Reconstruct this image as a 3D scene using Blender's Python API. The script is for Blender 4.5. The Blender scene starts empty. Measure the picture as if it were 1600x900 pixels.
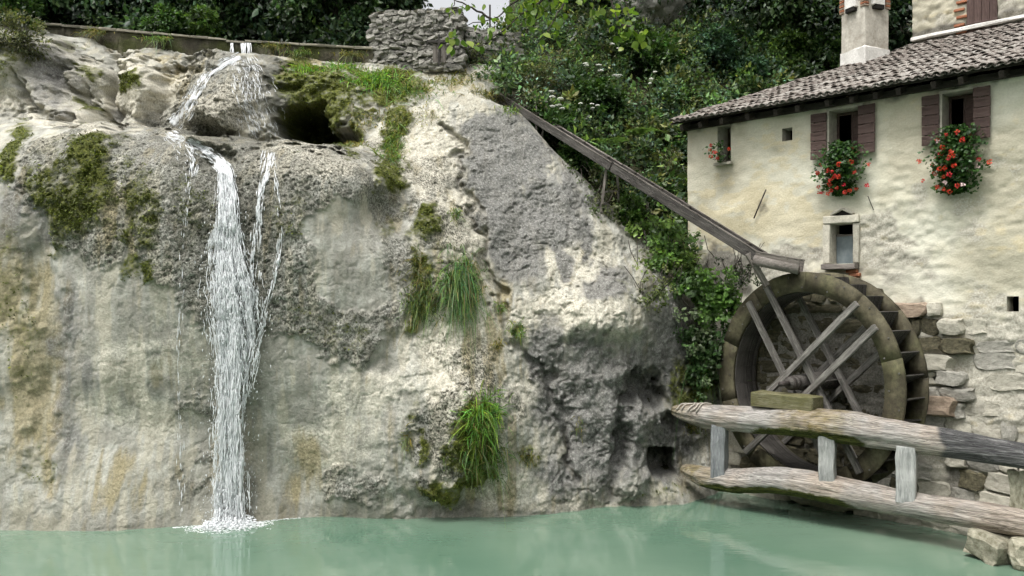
import bpy, bmesh, math, random
import numpy as np
from mathutils import Vector, Matrix, Euler

# ------------------------------------------------------------------ camera, world, sun, exposure
scene = bpy.context.scene
col = scene.collection
FPX, CX, CY, EYE = 1350.0, 800.0, 460.0, 4.1     # focal length / centre in 1600-px units, eye height over the pool

cam_d = bpy.data.cameras.new('camera')
cam_d.sensor_width = 36.0
cam_d.lens = FPX / 1600.0 * 36.0
cam_d.shift_y = (CY - 450.0) / 1600.0
cam_d.clip_start = 0.1
cam_d.clip_end = 2000.0
cam = bpy.data.objects.new('camera', cam_d)
col.objects.link(cam)
cam.location = (0, 0, EYE)
cam.rotation_euler = (math.radians(90), 0, 0)
scene.camera = cam

SUN_EL, SUN_AZ = math.radians(64), math.radians(-136)   # azimuth from +Y towards +X: high, over the viewer's left shoulder
world = bpy.data.worlds.new('World')
scene.world = world
world.use_nodes = True
wn, wl = world.node_tree.nodes, world.node_tree.links
wn.clear()
sky = wn.new('ShaderNodeTexSky')
sky.sky_type = 'NISHITA'
sky.sun_disc = False
sky.sun_elevation = SUN_EL
sky.sun_rotation = SUN_AZ
sky.air_density = 1.0
sky.dust_density = 6.0
sky.ozone_density = 0.6
hs = wn.new('ShaderNodeHueSaturation')           # thin even cloud: the blue is mostly gone
hs.inputs['Saturation'].default_value = 0.12
hs.inputs['Value'].default_value = 1.15
bg = wn.new('ShaderNodeBackground')
bg.inputs['Strength'].default_value = 0.15
wo = wn.new('ShaderNodeOutputWorld')
wl.new(sky.outputs[0], hs.inputs['Color'])
wl.new(hs.outputs[0], bg.inputs['Color'])
wl.new(bg.outputs[0], wo.inputs['Surface'])

sun_d = bpy.data.lights.new('sun', 'SUN')
sun_d.energy = 1.5
sun_d.angle = math.radians(14)
sun_d.color = (1.0, 0.975, 0.93)
sun = bpy.data.objects.new('sun', sun_d)
col.objects.link(sun)
sdir = Vector((math.sin(SUN_AZ) * math.cos(SUN_EL), math.cos(SUN_AZ) * math.cos(SUN_EL), math.sin(SUN_EL)))
sun.rotation_euler = sdir.to_track_quat('Z', 'Y').to_euler()
sun.location = (-10, -20, 30)

scene.view_settings.view_transform = 'Standard'
scene.view_settings.look = 'None'
scene.view_settings.exposure = 0.62
scene.view_settings.gamma = 1.0
scene.render.engine = 'CYCLES'
scene.cycles.max_bounces = 6
scene.cycles.diffuse_bounces = 3
scene.cycles.glossy_bounces = 3
scene.cycles.transmission_bounces = 3
scene.cycles.transparent_max_bounces = 14
scene.cycles.use_denoising = True
scene.cycles.use_adaptive_sampling = True
scene.cycles.adaptive_threshold = 0.035
scene.cycles.adaptive_min_samples = 12

# ------------------------------------------------------------------ helpers
R = math.radians
rng = np.random.default_rng(7)
random.seed(7)


def P(px, py, Y):
    """A point at depth Y (metres) along the sight line through a spot of the survey picture."""
    return Vector(((px - CX) / FPX * Y, Y, EYE + (CY - py) / FPX * Y))


def link(o, parent=None):
    col.objects.link(o)
    if parent is not None:
        o.parent = parent
    return o


def tag(o, label=None, cat=None, group=None, kind=None):
    if label: o['label'] = label
    if cat: o['category'] = cat
    if group: o['group'] = group
    if kind: o['kind'] = kind
    return o


def empty(name, loc, rz=0.0):
    o = bpy.data.objects.new(name, None)
    o.empty_display_size = 0.2
    o.location = loc
    o.rotation_euler = (0, 0, rz)
    return link(o)


def np_mesh(name, V, Fc, smooth=False, attrs=None):
    """V (n,3), Fc (m,k) integer faces, attrs {name: (n,4) colours}"""
    V = np.asarray(V, dtype=np.float32)
    Fc = np.asarray(Fc, dtype=np.int32)
    me = bpy.data.meshes.new(name)
    k = Fc.shape[1]
    me.vertices.add(len(V))
    me.vertices.foreach_set('co', V.ravel())
    me.loops.add(Fc.size)
    me.loops.foreach_set('vertex_index', Fc.ravel())
    me.polygons.add(len(Fc))
    me.polygons.foreach_set('loop_start', np.arange(0, Fc.size, k, dtype=np.int32))
    if smooth:
        me.polygons.foreach_set('use_smooth', np.ones(len(Fc), dtype=bool))
    me.update(calc_edges=True)
    me.validate()
    for an, av in (attrs or {}).items():
        a = me.color_attributes.new(an, 'FLOAT_COLOR', 'POINT')
        av = np.asarray(av, dtype=np.float32)
        if av.shape[1] == 3:
            av = np.concatenate([av, np.ones((len(av), 1), np.float32)], 1)
        a.data.foreach_set('color', av.ravel())
    return me


def obj(name, me, mat=None, parent=None, loc=None, rot=None, scale=None):
    o = bpy.data.objects.new(name, me)
    if mat is not None and len(me.materials) == 0:
        me.materials.append(mat)
    if loc is not None: o.location = loc
    if rot is not None: o.rotation_euler = rot
    if scale is not None: o.scale = scale
    return link(o, parent)


def bm_mesh(name, bm, smooth=False):
    me = bpy.data.meshes.new(name)
    bm.to_mesh(me)
    bm.free()
    if smooth:
        for p in me.polygons: p.use_smooth = True
    return me


def box_mesh(name, sx, sy, sz, bevel=0.01, wob=0.0, seed=0, cuts=0, centre=True):
    bm = bmesh.new()
    bmesh.ops.create_cube(bm, size=1.0)
    bmesh.ops.scale(bm, vec=(sx, sy, sz), verts=bm.verts)
    if cuts:
        ax = max((sx, 0), (sy, 1), (sz, 2))[1]
        es = [e for e in bm.edges if abs((e.verts[0].co - e.verts[1].co)[ax]) > 0.9 * (sx, sy, sz)[ax]]
        bmesh.ops.subdivide_edges(bm, edges=es, cuts=cuts, use_grid_fill=True)
    if bevel > 0:
        es = [e for e in bm.edges if len(e.link_faces) == 2 and e.calc_face_angle(0) > 0.5]
        bmesh.ops.bevel(bm, geom=es, offset=bevel, segments=1, affect='EDGES', clamp_overlap=True)
    if wob:
        rr = random.Random(seed)
        for v in bm.verts:
            v.co += Vector((rr.uniform(-wob, wob), rr.uniform(-wob, wob), rr.uniform(-wob, wob)))
    if not centre:
        bmesh.ops.translate(bm, vec=(0, 0, sz / 2), verts=bm.verts)
    return bm_mesh(name, bm)


def align(p0, p1, up=(0, 0, 1)):
    """Matrix whose X axis runs p0->p1, Z as near 'up' as it can."""
    x = (Vector(p1) - Vector(p0)).normalized()
    y = Vector(up).cross(x).normalized()
    z = x.cross(y)
    m = Matrix((x, y, z)).transposed().to_4x4()
    m.translation = (Vector(p0) + Vector(p1)) / 2
    return m


def beam(name, p0, p1, wy, wz, mat, parent=None, bevel=0.008, wob=0.004, up=(0, 0, 1), seed=0, cuts=3):
    L = (Vector(p1) - Vector(p0)).length
    o = obj(name, box_mesh(name, L, wy, wz, bevel, wob, seed, cuts), mat, parent)
    o.matrix_local = align(p0, p1, up)
    return o


def tube_np(pts, rad, sides=8, cap=True):
    pts = np.asarray(pts, float)
    n = len(pts)
    rad = np.broadcast_to(np.asarray(rad, float), (n,))
    T = np.gradient(pts, axis=0)
    T /= np.linalg.norm(T, axis=1)[:, None] + 1e-9
    ref = np.array([0.31, 0.17, 0.93])
    A = np.cross(T, ref); A /= np.linalg.norm(A, axis=1)[:, None] + 1e-9
    B = np.cross(T, A)
    th = np.linspace(0, 2 * np.pi, sides, endpoint=False)
    V = pts[:, None] + rad[:, None, None] * (np.cos(th)[None, :, None] * A[:, None] + np.sin(th)[None, :, None] * B[:, None])
    V = V.reshape(-1, 3)
    i = np.arange(n - 1)[:, None] * sides
    j = np.arange(sides)[None]
    jn = (j + 1) % sides
    Fq = np.stack([i + j, i + jn, i + sides + jn, i + sides + j], -1).reshape(-1, 4)
    if cap:
        V = np.concatenate([V, pts[:1], pts[-1:]])
        c0, c1 = n * sides, n * sides + 1
        jj = np.arange(sides); jjn = (jj + 1) % sides
        f0 = np.stack([np.full(sides, c0), jjn, jj, jj], -1)
        f1 = np.stack([np.full(sides, c1), (n - 1) * sides + jj, (n - 1) * sides + jjn, (n - 1) * sides + jjn], -1)
        # caps as triangles stored as degenerate quads are avoided: returned separately
        return V, Fq, np.concatenate([f0[:, :3], f1[:, :3]])
    return V, Fq, np.zeros((0, 3), int)


def tris_of(Fq, Ft):
    return np.concatenate([Fq[:, [0, 1, 2]], Fq[:, [0, 2, 3]], Ft]).astype(np.int32)


class Soup:
    """Collects triangles from many pieces into one mesh."""
    def __init__(s): s.V, s.F, s.C, s.n = [], [], [], 0

    def add(s, V, Ft, c=None):
        V = np.asarray(V, np.float32)
        s.V.append(V); s.F.append(np.asarray(Ft, np.int32) + s.n); s.n += len(V)
        if c is not None:
            c = np.asarray(c, np.float32)
            s.C.append(np.broadcast_to(c, (len(V), 3)) if c.ndim == 1 else c)

    def tube(s, pts, rad, sides=6, c=None):
        V, Fq, Ft = tube_np(pts, rad, sides)
        s.add(V, tris_of(Fq, Ft), c)

    def mesh(s, name, smooth=False):
        at = {'tint': np.concatenate(s.C)} if s.C else None
        return np_mesh(name, np.concatenate(s.V), np.concatenate(s.F), smooth, at)


# ---- numpy noise
def _hash(ix, iy, iz, seed):
    h = (ix.astype(np.uint32) * np.uint32(374761393) + iy.astype(np.uint32) * np.uint32(668265263)
         + iz.astype(np.uint32) * np.uint32(2147483647) + np.uint32(seed * 974711 + 12345))
    h = (h ^ (h >> np.uint32(13))) * np.uint32(1274126177)
    h = (h ^ (h >> np.uint32(16))) * np.uint32(2246822519)
    h = h ^ (h >> np.uint32(15))
    return h.astype(np.float64) / 4294967295.0


def vnoise(p, seed=0):
    f = np.floor(p).astype(np.int64)
    t = p - f
    t = t * t * t * (t * (t * 6 - 15) + 10)
    out = 0
    for dx in (0, 1):
        wx = t[..., 0] if dx else 1 - t[..., 0]
        for dy in (0, 1):
            wy = t[..., 1] if dy else 1 - t[..., 1]
            for dz in (0, 1):
                wz = t[..., 2] if dz else 1 - t[..., 2]
                out = out + wx * wy * wz * _hash(f[..., 0] + dx, f[..., 1] + dy, f[..., 2] + dz, seed)
    return out * 2 - 1


def fbm(p, sc, octv=4, seed=0, gain=0.5):
    a, s, out = 1.0, sc, 0
    sc = np.asarray(sc, float)
    for k in range(octv):
        out = out + a * vnoise(p * sc * (2.03 ** k) + 17.3 * k, seed + k)
        a *= gain
    return out


def worley(p, seed=0):
    f = np.floor(p).astype(np.int64)
    d1 = np.full(p.shape[:-1], 9.0); d2 = d1.copy()
    for dx in (-1, 0, 1):
        for dy in (-1, 0, 1):
            for dz in (-1, 0, 1):
                cx, cy, cz = f[..., 0] + dx, f[..., 1] + dy, f[..., 2] + dz
                qx = cx + _hash(cx, cy, cz, seed) - p[..., 0]
                qy = cy + _hash(cx, cy, cz, seed + 1) - p[..., 1]
                qz = cz + _hash(cx, cy, cz, seed + 2) - p[..., 2]
                d = np.sqrt(qx * qx + qy * qy + qz * qz)
                m = d < d1
                d2 = np.where(m, d1, np.minimum(d2, d)); d1 = np.where(m, d, d1)
    return d1, d2


def cells(p, seed=0):
    """random height per Voronoi cell (plan p (...,3)), for flaked, plated rock"""
    f = np.floor(p).astype(np.int64)
    d1 = np.full(p.shape[:-1], 9.0); val = np.zeros(p.shape[:-1])
    for dx in (-1, 0, 1):
        for dy in (-1, 0, 1):
            for dz in (-1, 0, 1):
                cx, cy, cz = f[..., 0] + dx, f[..., 1] + dy, f[..., 2] + dz
                h0 = _hash(cx, cy, cz, seed)
                d = (cx + h0 - p[..., 0]) ** 2 + (cy + _hash(cx, cy, cz, seed + 1) - p[..., 1]) ** 2 + (cz + _hash(cx, cy, cz, seed + 2) - p[..., 2]) ** 2
                m = d < d1
                val = np.where(m, _hash(cx, cy, cz, seed + 3) + 0.8 * (cz - p[..., 2]) * (h0 - 0.3), val); d1 = np.where(m, d, d1)
    return val


def sstep(a, b, x):
    t = np.clip((x - a) / (b - a), 0, 1)
    return t * t * (3 - 2 * t)


def tps(pts, vals, Q, lam=0.02):
    """Thin-plate interpolation of vals at pts (n,2), evaluated at Q (m,2)."""
    pts, vals = np.asarray(pts, float), np.asarray(vals, float)
    n = len(pts)
    def U(r2): return np.where(r2 > 1e-12, r2 * np.log(r2 + 1e-12), 0)
    d = ((pts[:, None] - pts[None]) ** 2).sum(-1)
    K = U(d) + lam * np.eye(n)
    Pm = np.concatenate([np.ones((n, 1)), pts], 1)
    M = np.zeros((n + 3, n + 3)); M[:n, :n] = K; M[:n, n:] = Pm; M[n:, :n] = Pm.T
    w = np.linalg.solve(M, np.concatenate([vals, np.zeros(3)]))
    out = np.zeros(len(Q))
    for i in range(0, len(Q), 20000):
        q = Q[i:i + 20000]
        out[i:i + 20000] = U(((q[:, None] - pts[None]) ** 2).sum(-1)) @ w[:n] + w[n] + q @ w[n + 1:]
    return out


# ------------------------------------------------------------------ material helpers
class NT:
    def __init__(s, name):
        s.m = bpy.data.materials.new(name); s.m.use_nodes = True
        s.n, s.l = s.m.node_tree.nodes, s.m.node_tree.links
        s.n.clear()
        s.out = s.n.new('ShaderNodeOutputMaterial')
        s.tc = None

    def node(s, t, **kw):
        nd = s.n.new(t)
        for k, v in kw.items(): setattr(nd, k, v)
        return nd

    def set(s, sock, v):
        if hasattr(v, 'is_linked') or isinstance(v, bpy.types.NodeSocket): s.l.new(v, sock)
        elif isinstance(v, (tuple, list)) and len(v) == 3 and sock.type == 'RGBA': sock.default_value = (*v, 1)
        else: sock.default_value = v

    def coord(s, kind='Object', scale=None):
        if s.tc is None: s.tc = s.n.new('ShaderNodeTexCoord')
        o = s.tc.outputs[kind]
        if scale is not None:
            mp = s.n.new('ShaderNodeMapping'); s.l.new(o, mp.inputs['Vector'])
            mp.inputs['Scale'].default_value = scale
            o = mp.outputs[0]
        return o

    def pos(s, scale=(1, 1, 1)):
        g_ = s.n.new('ShaderNodeNewGeometry'); mp = s.n.new('ShaderNodeMapping')
        s.l.new(g_.outputs['Position'], mp.inputs['Vector']); mp.inputs['Scale'].default_value = scale
        return mp.outputs[0]

    def noise(s, scale, detail=4, rough=0.55, vec=None, dist=0.0, out='Fac'):
        nd = s.n.new('ShaderNodeTexNoise')
        nd.inputs['Scale'].default_value = scale; nd.inputs['Detail'].default_value = detail
        nd.inputs['Roughness'].default_value = rough; nd.inputs['Distortion'].default_value = dist
        s.l.new(vec if vec is not None else s.coord(), nd.inputs['Vector'])
        return nd.outputs[out]

    def vor(s, scale, vec=None, feature='F1', rand=1.0, out='Distance'):
        nd = s.n.new('ShaderNodeTexVoronoi'); nd.feature = feature
        nd.inputs['Scale'].default_value = scale; nd.inputs['Randomness'].default_value = rand
        s.l.new(vec if vec is not None else s.coord(), nd.inputs['Vector'])
        return nd.outputs[out]

    def ramp(s, fac, stops):
        nd = s.n.new('ShaderNodeValToRGB')
        while len(nd.color_ramp.elements) < len(stops): nd.color_ramp.elements.new(0.5)
        for e, (p, c) in zip(nd.color_ramp.elements, stops):
            e.position = p
            e.color = (*c, 1) if isinstance(c, (tuple, list)) else (c, c, c, 1)
        s.l.new(fac, nd.inputs['Fac'])
        return nd.outputs['Color']

    def mix(s, fac, a, b, blend='MIX'):
        nd = s.n.new('ShaderNodeMix'); nd.data_type = 'RGBA'; nd.blend_type = blend
        nd.clamp_factor = True
        s.set(nd.inputs[0], fac); s.set(nd.inputs[6], a); s.set(nd.inputs[7], b)
        return nd.outputs[2]

    def math(s, op, a, b=0.0, clamp=False):
        nd = s.n.new('ShaderNodeMath'); nd.operation = op; nd.use_clamp = clamp
        s.set(nd.inputs[0], a); s.set(nd.inputs[1], b)
        return nd.outputs[0]

    def attr(s, name):
        nd = s.n.new('ShaderNodeAttribute'); nd.attribute_name = name
        return nd

    def sep(s, c):
        nd = s.n.new('ShaderNodeSeparateColor'); s.l.new(c, nd.inputs[0])
        return nd.outputs

    def bump(s, h, strength=0.5, dist=0.02, normal=None):
        nd = s.n.new('ShaderNodeBump')
        nd.inputs['Strength'].default_value = strength; nd.inputs['Distance'].default_value = dist
        s.l.new(h, nd.inputs['Height'])
        if normal is not None: s.l.new(normal, nd.inputs['Normal'])
        return nd.outputs[0]

    def objrand(s):
        return s.n.new('ShaderNodeObjectInfo').outputs['Random']

    def bsdf(s, color, rough=0.85, normal=None, spec=0.3, **kw):
        nd = s.n.new('ShaderNodeBsdfPrincipled')
        s.set(nd.inputs['Base Color'], color); s.set(nd.inputs['Roughness'], rough)
        s.set(nd.inputs['Specular IOR Level'], spec)
        if normal is not None: s.l.new(normal, nd.inputs['Normal'])
        for k, v in kw.items(): s.set(nd.inputs[k.replace('_', ' ')], v)
        s.l.new(nd.outputs[0], s.out.inputs['Surface'])
        return nd


def thresh(nt, mask, noise, soft=0.12, bias=0.0):
    """mask 0..1 broken up by noise 0..1 into a patchy edge"""
    v = nt.math('ADD', nt.math('ADD', mask, nt.math('MULTIPLY', nt.math('SUBTRACT', noise, 0.5), 1.1)), bias)
    nd = nt.n.new('ShaderNodeMapRange'); nd.interpolation_type = 'SMOOTHSTEP'
    nd.inputs['From Min'].default_value = 0.5 - soft; nd.inputs['From Max'].default_value = 0.5 + soft
    nt.l.new(v, nd.inputs['Value'])
    return nd.outputs[0]


def leaf_material(name, gloss=0.45, trans=0.35):
    t = NT(name)
    c = t.attr('tint').outputs['Color']
    r = t.objrand()
    c2 = t.mix(t.math('MULTIPLY', r, 0.35), c, t.mix(1.0, c, (0.72, 0.8, 0.75), 'MULTIPLY'))
    p = t.n.new('ShaderNodeBsdfPrincipled')
    t.set(p.inputs['Base Color'], c2); p.inputs['Roughness'].default_value = gloss
    p.inputs['Specular IOR Level'].default_value = 0.35
    tr = t.n.new('ShaderNodeBsdfTranslucent')
    t.set(tr.inputs['Color'], t.mix(1.0, c2, (1.3, 1.35, 0.7), 'MULTIPLY'))
    mx = t.n.new('ShaderNodeMixShader'); mx.inputs[0].default_value = trans
    t.l.new(p.outputs[0], mx.inputs[1]); t.l.new(tr.outputs[0], mx.inputs[2])
    t.l.new(mx.outputs[0], t.out.inputs['Surface'])
    return t.m


def simple_material(name, c0, c1, scale=6, rough=0.85, bump=0.4, bdist=0.01, vscale=None, spec=0.25, objvar=0.25):
    t = NT(name)
    v = t.coord('Object', vscale) if vscale else t.coord()
    n1 = t.noise(scale, 5, 0.6, v)
    n2 = t.noise(scale * 5.3, 4, 0.6, v)
    c = t.ramp(n1, [(0.3, c0), (0.7, c1)])
    c = t.mix(0.5, c, t.ramp(n2, [(0.25, 0.55), (0.75, 1.25)]), 'MULTIPLY')
    if objvar:
        c = t.mix(1.0, c, t.ramp(t.objrand(), [(0, 1 - objvar), (1, 1 + objvar)]), 'MULTIPLY')
    t.bsdf(c, rough, t.bump(t.math('ADD', n1, n2), bump, bdist), spec)
    return t.m


def wood_material(name, dark, mid, light, moss=0.0, wear=0.5, scale=1.0, ochre=None):
    """weathered timber, grain along the piece's own X axis"""
    t = NT(name)
    v = t.coord('Object', (1.2 * scale, 14 * scale, 14 * scale))
    g = t.noise(2.2, 7, 0.68, v, 0.6)
    g2 = t.noise(9.0, 5, 0.6, v, 0.3)
    big = t.noise(1.3 * scale, 4, 0.55)
    c = t.ramp(g, [(0.28, dark), (0.5, mid), (0.72, light)])
    c = t.mix(0.6, c, t.ramp(g2, [(0.3, 0.45), (0.62, 1.15)]), 'MULTIPLY')
    c = t.mix(t.math('MULTIPLY', t.ramp(big, [(0.45, 0.0), (0.62, 1.0)]), wear), c, light)
    if ochre: c = t.mix(t.ramp(t.noise(0.9, 3, 0.5), [(0.5, 0.0), (0.62, 0.8)]), c, ochre)
    c = t.mix(1.0, c, t.ramp(t.objrand(), [(0, 0.75), (1, 1.2)]), 'MULTIPLY')
    if moss:
        mm = t.math('MULTIPLY', t.ramp(t.noise(3.1, 5, 0.65), [(0.5 - moss * 0.3, 0.0), (0.62, 1.0)]), min(1, moss * 1.4))
        c = t.mix(mm, c, t.ramp(g2, [(0.3, (0.035, 0.04, 0.01)), (0.7, (0.12, 0.11, 0.03))]))
    h = t.math('ADD', t.math('MULTIPLY', g, 1.0), t.math('MULTIPLY', g2, 0.5))
    t.bsdf(c, 0.82, t.bump(h, 0.7, 0.02), 0.2)
    return t.m

# ------------------------------------------------------------------ the cliff: tufa face in two tiers, built as a relief over (X, Z)
def W(lst):
    q = [P(a, b, y) for a, b, y in lst]
    return np.array([(v.x, v.z) for v in q]), np.array([v.y for v in q])


GX = np.arange(-14.0, 6.6, 0.0225)
GZ = np.arange(-0.7, 11.6, 0.0225)
gx, gz = np.meshgrid(GX, GZ)
Q = np.stack([gx.ravel(), gz.ravel()], 1)

low = [(-300, 825, 15.2), (-150, 825, 15.2), (0, 822, 15.3), (150, 816, 15.6), (360, 811, 15.8), (500, 812, 15.8),
       (-300, 600, 15.2), (-150, 600, 15.2), (0, 600, 15.35), (60, 600, 15.55), (150, 600, 15.4), (360, 600, 15.7), (500, 600, 15.6),
       (-200, 400, 15.6), (0, 400, 15.6), (70, 400, 15.75), (170, 400, 15.45), (250, 400, 15.4), (360, 400, 15.65), (480, 400, 15.5), (590, 400, 16.1),
       (-200, 280, 16.0), (0, 280, 16.0), (150, 280, 15.75), (360, 290, 15.9), (480, 290, 15.8), (570, 290, 16.4),
       (0, 215, 16.8), (150, 215, 16.2), (300, 225, 16.4), (400, 240, 16.4), (480, 235, 16.35), (555, 250, 16.9),
       (0, 185, 18.0), (100, 191, 17.4), (200, 193, 17.4), (300, 207, 17.5), (400, 219, 17.6), (500, 220, 17.5),
       (600, 170, 19.6), (700, 170, 19.7), (760, 165, 19.8), (580, 235, 18.2), (660, 250, 18.3), (720, 250, 18.8), (640, 130, 20.6), (700, 115, 21.0),
       (600, 330, 16.9), (680, 330, 17.2), (740, 330, 18.0), (620, 430, 16.25), (700, 430, 16.4), (760, 430, 17.3),
       (640, 550, 15.9), (730, 550, 16.0), (790, 540, 16.7), (650, 680, 15.8), (740, 670, 15.6), (820, 670, 16.2),
       (580, 740, 15.65), (740, 730, 15.75), (660, 810, 15.8), (740, 808, 15.9), (800, 805, 16.0), (870, 800, 16.35),
       (780, 165, 19.9), (850, 240, 19.3), (820, 320, 18.5), (900, 330, 18.5), (950, 325, 19.2), (850, 430, 17.5), (940, 430, 17.6),
       (1010, 410, 18.3), (860, 520, 17.0), (950, 490, 17.05), (1030, 500, 17.6), (870, 600, 16.95), (960, 600, 17.0), (1040, 560, 18.0),
       (890, 700, 16.75), (980, 690, 16.9), (1040, 680, 17.5), (940, 790, 16.8), (1010, 786, 16.9), (1070, 783, 17.05), (1060, 740, 17.6), (1090, 700, 18.3),
       (1110, 560, 18.8), (1120, 640, 18.6), (1150, 700, 18.7), (1150, 784, 18.3)]
up = [(-300, 40, 19.5), (-300, 200, 18.2), (-150, 40, 19.6), (-150, 200, 18.2), (0, 60, 19.4), (0, 110, 18.7), (0, 150, 18.9), (0, 190, 18.6),
      (60, 60, 20.4), (60, 120, 19.5), (70, 175, 18.7), (100, 60, 20.9), (120, 120, 19.7), (130, 180, 18.95), (170, 90, 21), (178, 150, 20.4), (180, 190, 20.0),
      (215, 95, 20.6), (220, 140, 19.9), (215, 190, 19.6), (270, 110, 20.6), (270, 160, 20.1), (258, 195, 19.9),
      (320, 92, 20.8), (330, 130, 19.9), (310, 180, 19.2), (300, 215, 18.9), (370, 88, 20.7), (370, 120, 19.7), (365, 170, 19.0), (370, 220, 18.6),
      (410, 90, 20.9), (415, 130, 19.9), (420, 180, 19.4), (430, 220, 19.0),
      (460, 110, 20.7), (490, 130, 19.9), (480, 150, 19.6), (540, 150, 19.6), (560, 190, 19.2), (500, 110, 20.9), (560, 120, 20.7), (560, 240, 18.7), (490, 225, 19.4), (600, 120, 20.9), (600, 180, 19.7), (700, 110, 21.2), (760, 140, 20.7),
      (100, 45, 21.6), (300, 83, 21.6), (560, 98, 21.6), (850, 200, 21.5), (1000, 350, 20.5), (1100, 450, 20.0), (1150, 700, 20)]
p_, v_ = W(low)
Ylow = tps(p_, v_, Q, 0.05).reshape(gx.shape)
p_, v_ = W(up)
Yup = tps(p_, v_, Q, 0.02).reshape(gx.shape)
# brow line of the lower tier / outer edge of the slab
brow = [(-300, 190, 18.2), (0, 186, 18.1), (60, 186, 17.8), (150, 190, 17.4), (260, 199, 17.4), (330, 213, 17.5), (400, 219, 17.6), (520, 220, 17.6), (560, 225, 18.2),
        (590, 190, 19.2), (640, 118, 20.8), (700, 108, 21.1), (760, 150, 20.2), (800, 168, 19.9), (860, 222, 19.5), (900, 262, 19.3), (960, 322, 19.3), (1040, 415, 18.8),
        (1100, 500, 19), (1135, 560, 19), (1150, 650, 18.9), (1160, 700, 18.9)]
bp, _ = W(brow)
zb = np.interp(gx, bp[:, 0], bp[:, 1]) + 0.06 * np.sin(gx * 5.1) + 0.05 * np.sin(gx * 2.3 + 1)
over = np.clip(gz - zb, 0, None)
rnd = np.clip(gz - (zb - 0.35), 0, 0.35) / 0.35
Ylow = Ylow + 5.5 * over + 0.22 * rnd ** 2
right = sstep(-0.35, 0.5, gx)
Ylow = Ylow + 6 * over * right
Yup = Yup + (1.5 * right + 5 * over * right)
kk = 0.12
h_ = np.clip(0.5 + 0.5 * (Yup - Ylow) / kk, 0, 1)
Yc = Yup * (1 - h_) + Ylow * h_ - kk * h_ * (1 - h_)


def pix(x, y, z):
    return CX + FPX * x / y, CY - FPX * (z - EYE) / y


U0, V0 = pix(gx, Yc, gz)
Pw = np.stack([gx, Yc, gz], -1)
U = U0 + 16 * fbm(Pw, 1.5, 4, 101, 0.6)          # ragged outlines for every stain, cushion and hollow
Vv = V0 + 16 * fbm(Pw, 1.5, 4, 131, 0.6)


def blob(cx, cy, rx, ry, ang=0.0, soft=0.6):
    c, s = math.cos(R(ang)), math.sin(R(ang))
    dx, dy = U - cx, Vv - cy
    a, b = (dx * c + dy * s) / rx, (-dx * s + dy * c) / ry
    return 1 - sstep(1 - soft, 1 + soft * 0.6, np.sqrt(a * a + b * b))


def stroke(pts, w, soft=0.7):
    """soft band along a polyline in survey coordinates"""
    best = np.full(U.shape, 1e9)
    for (x0, y0), (x1, y1) in zip(pts[:-1], pts[1:]):
        dx, dy = x1 - x0, y1 - y0
        t = np.clip(((U - x0) * dx + (Vv - y0) * dy) / (dx * dx + dy * dy), 0, 1)
        best = np.minimum(best, np.hypot(U - x0 - t * dx, Vv - y0 - t * dy))
    return 1 - sstep(w * (1 - soft), w * (1 + soft * 0.6), best)


# caves, clefts and hollows
Yc = Yc + 2.2 * blob(490, 198, 58, 26, 6, 0.45) * sstep(-0.02, 0.08, Ylow - Yc + 0.02 + 9 * (Vv < 222))
Yc = Yc + 0.9 * sstep(21, 17, np.abs(U0 - 1036 + 0.3 * (U - U0))) * sstep(25, 20, np.abs(V0 - 722 + 0.3 * (Vv - V0))) + 0.8 * blob(1012, 612, 36, 22, 10, 0.6) + 0.5 * blob(968, 690, 18, 70, 15, 0.8) + 0.35 * blob(1065, 660, 30, 20)
Yc = Yc + 0.35 * stroke([(95, 130), (150, 160), (172, 195)], 10) + 0.3 * stroke([(30, 140), (55, 175), (110, 186)], 9)
Yc = Yc + 0.25 * stroke([(235, 103), (330, 95), (300, 90)], 5) + 0.12 * stroke([(105, 85), (150, 98), (170, 105)], 4)
Yc = Yc + 0.22 * stroke([(700, 200), (762, 400), (775, 470), (812, 540), (862, 600), (882, 690), (905, 740)], 7)     # joint between ridge and slab
Yc = Yc + 0.10 * stroke([(605, 300), (640, 420), (650, 500), (600, 560)], 24) + 0.12 * stroke([(60, 330), (70, 560), (40, 780)], 26)
Yc = Yc - 0.3 * blob(60, 120, 60, 60, 30) - 0.28 * blob(222, 150, 38, 45) - 0.22 * blob(215, 110, 35, 15) - 0.25 * blob(945, 480, 70, 50, -20)
Yc = Yc - 0.25 * blob(945, 620, 55, 60) - 0.3 * blob(1005, 660, 26, 32) - 0.3 * blob(985, 740, 36, 34) - 0.2 * blob(720, 640, 60, 60)
Yc = Yc - 0.25 * blob(705, 735, 70, 40, 0, .9) + 0.1 * blob(720, 785, 90, 14)
Yc = Yc - 0.55 * blob(372, 150, 72, 78, -8, 0.8) - 0.35 * blob(330, 190, 50, 34) + 0.35 * stroke([(285, 105), (262, 150), (243, 192)], 16) + 0.35 * stroke([(180, 95), (176, 195)], 16) + 0.3 * blob(185, 60, 30, 20)
Yc = Yc - 0.3 * blob(480, 128, 60, 18) - 0.3 * blob(100, 95, 45, 16, 25)
# irregular scallop at the brow where the stream leaves
Yc = Yc + 0.3 * blob(345, 232, 22, 30) + 0.15 * blob(425, 240, 22, 26)

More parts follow.
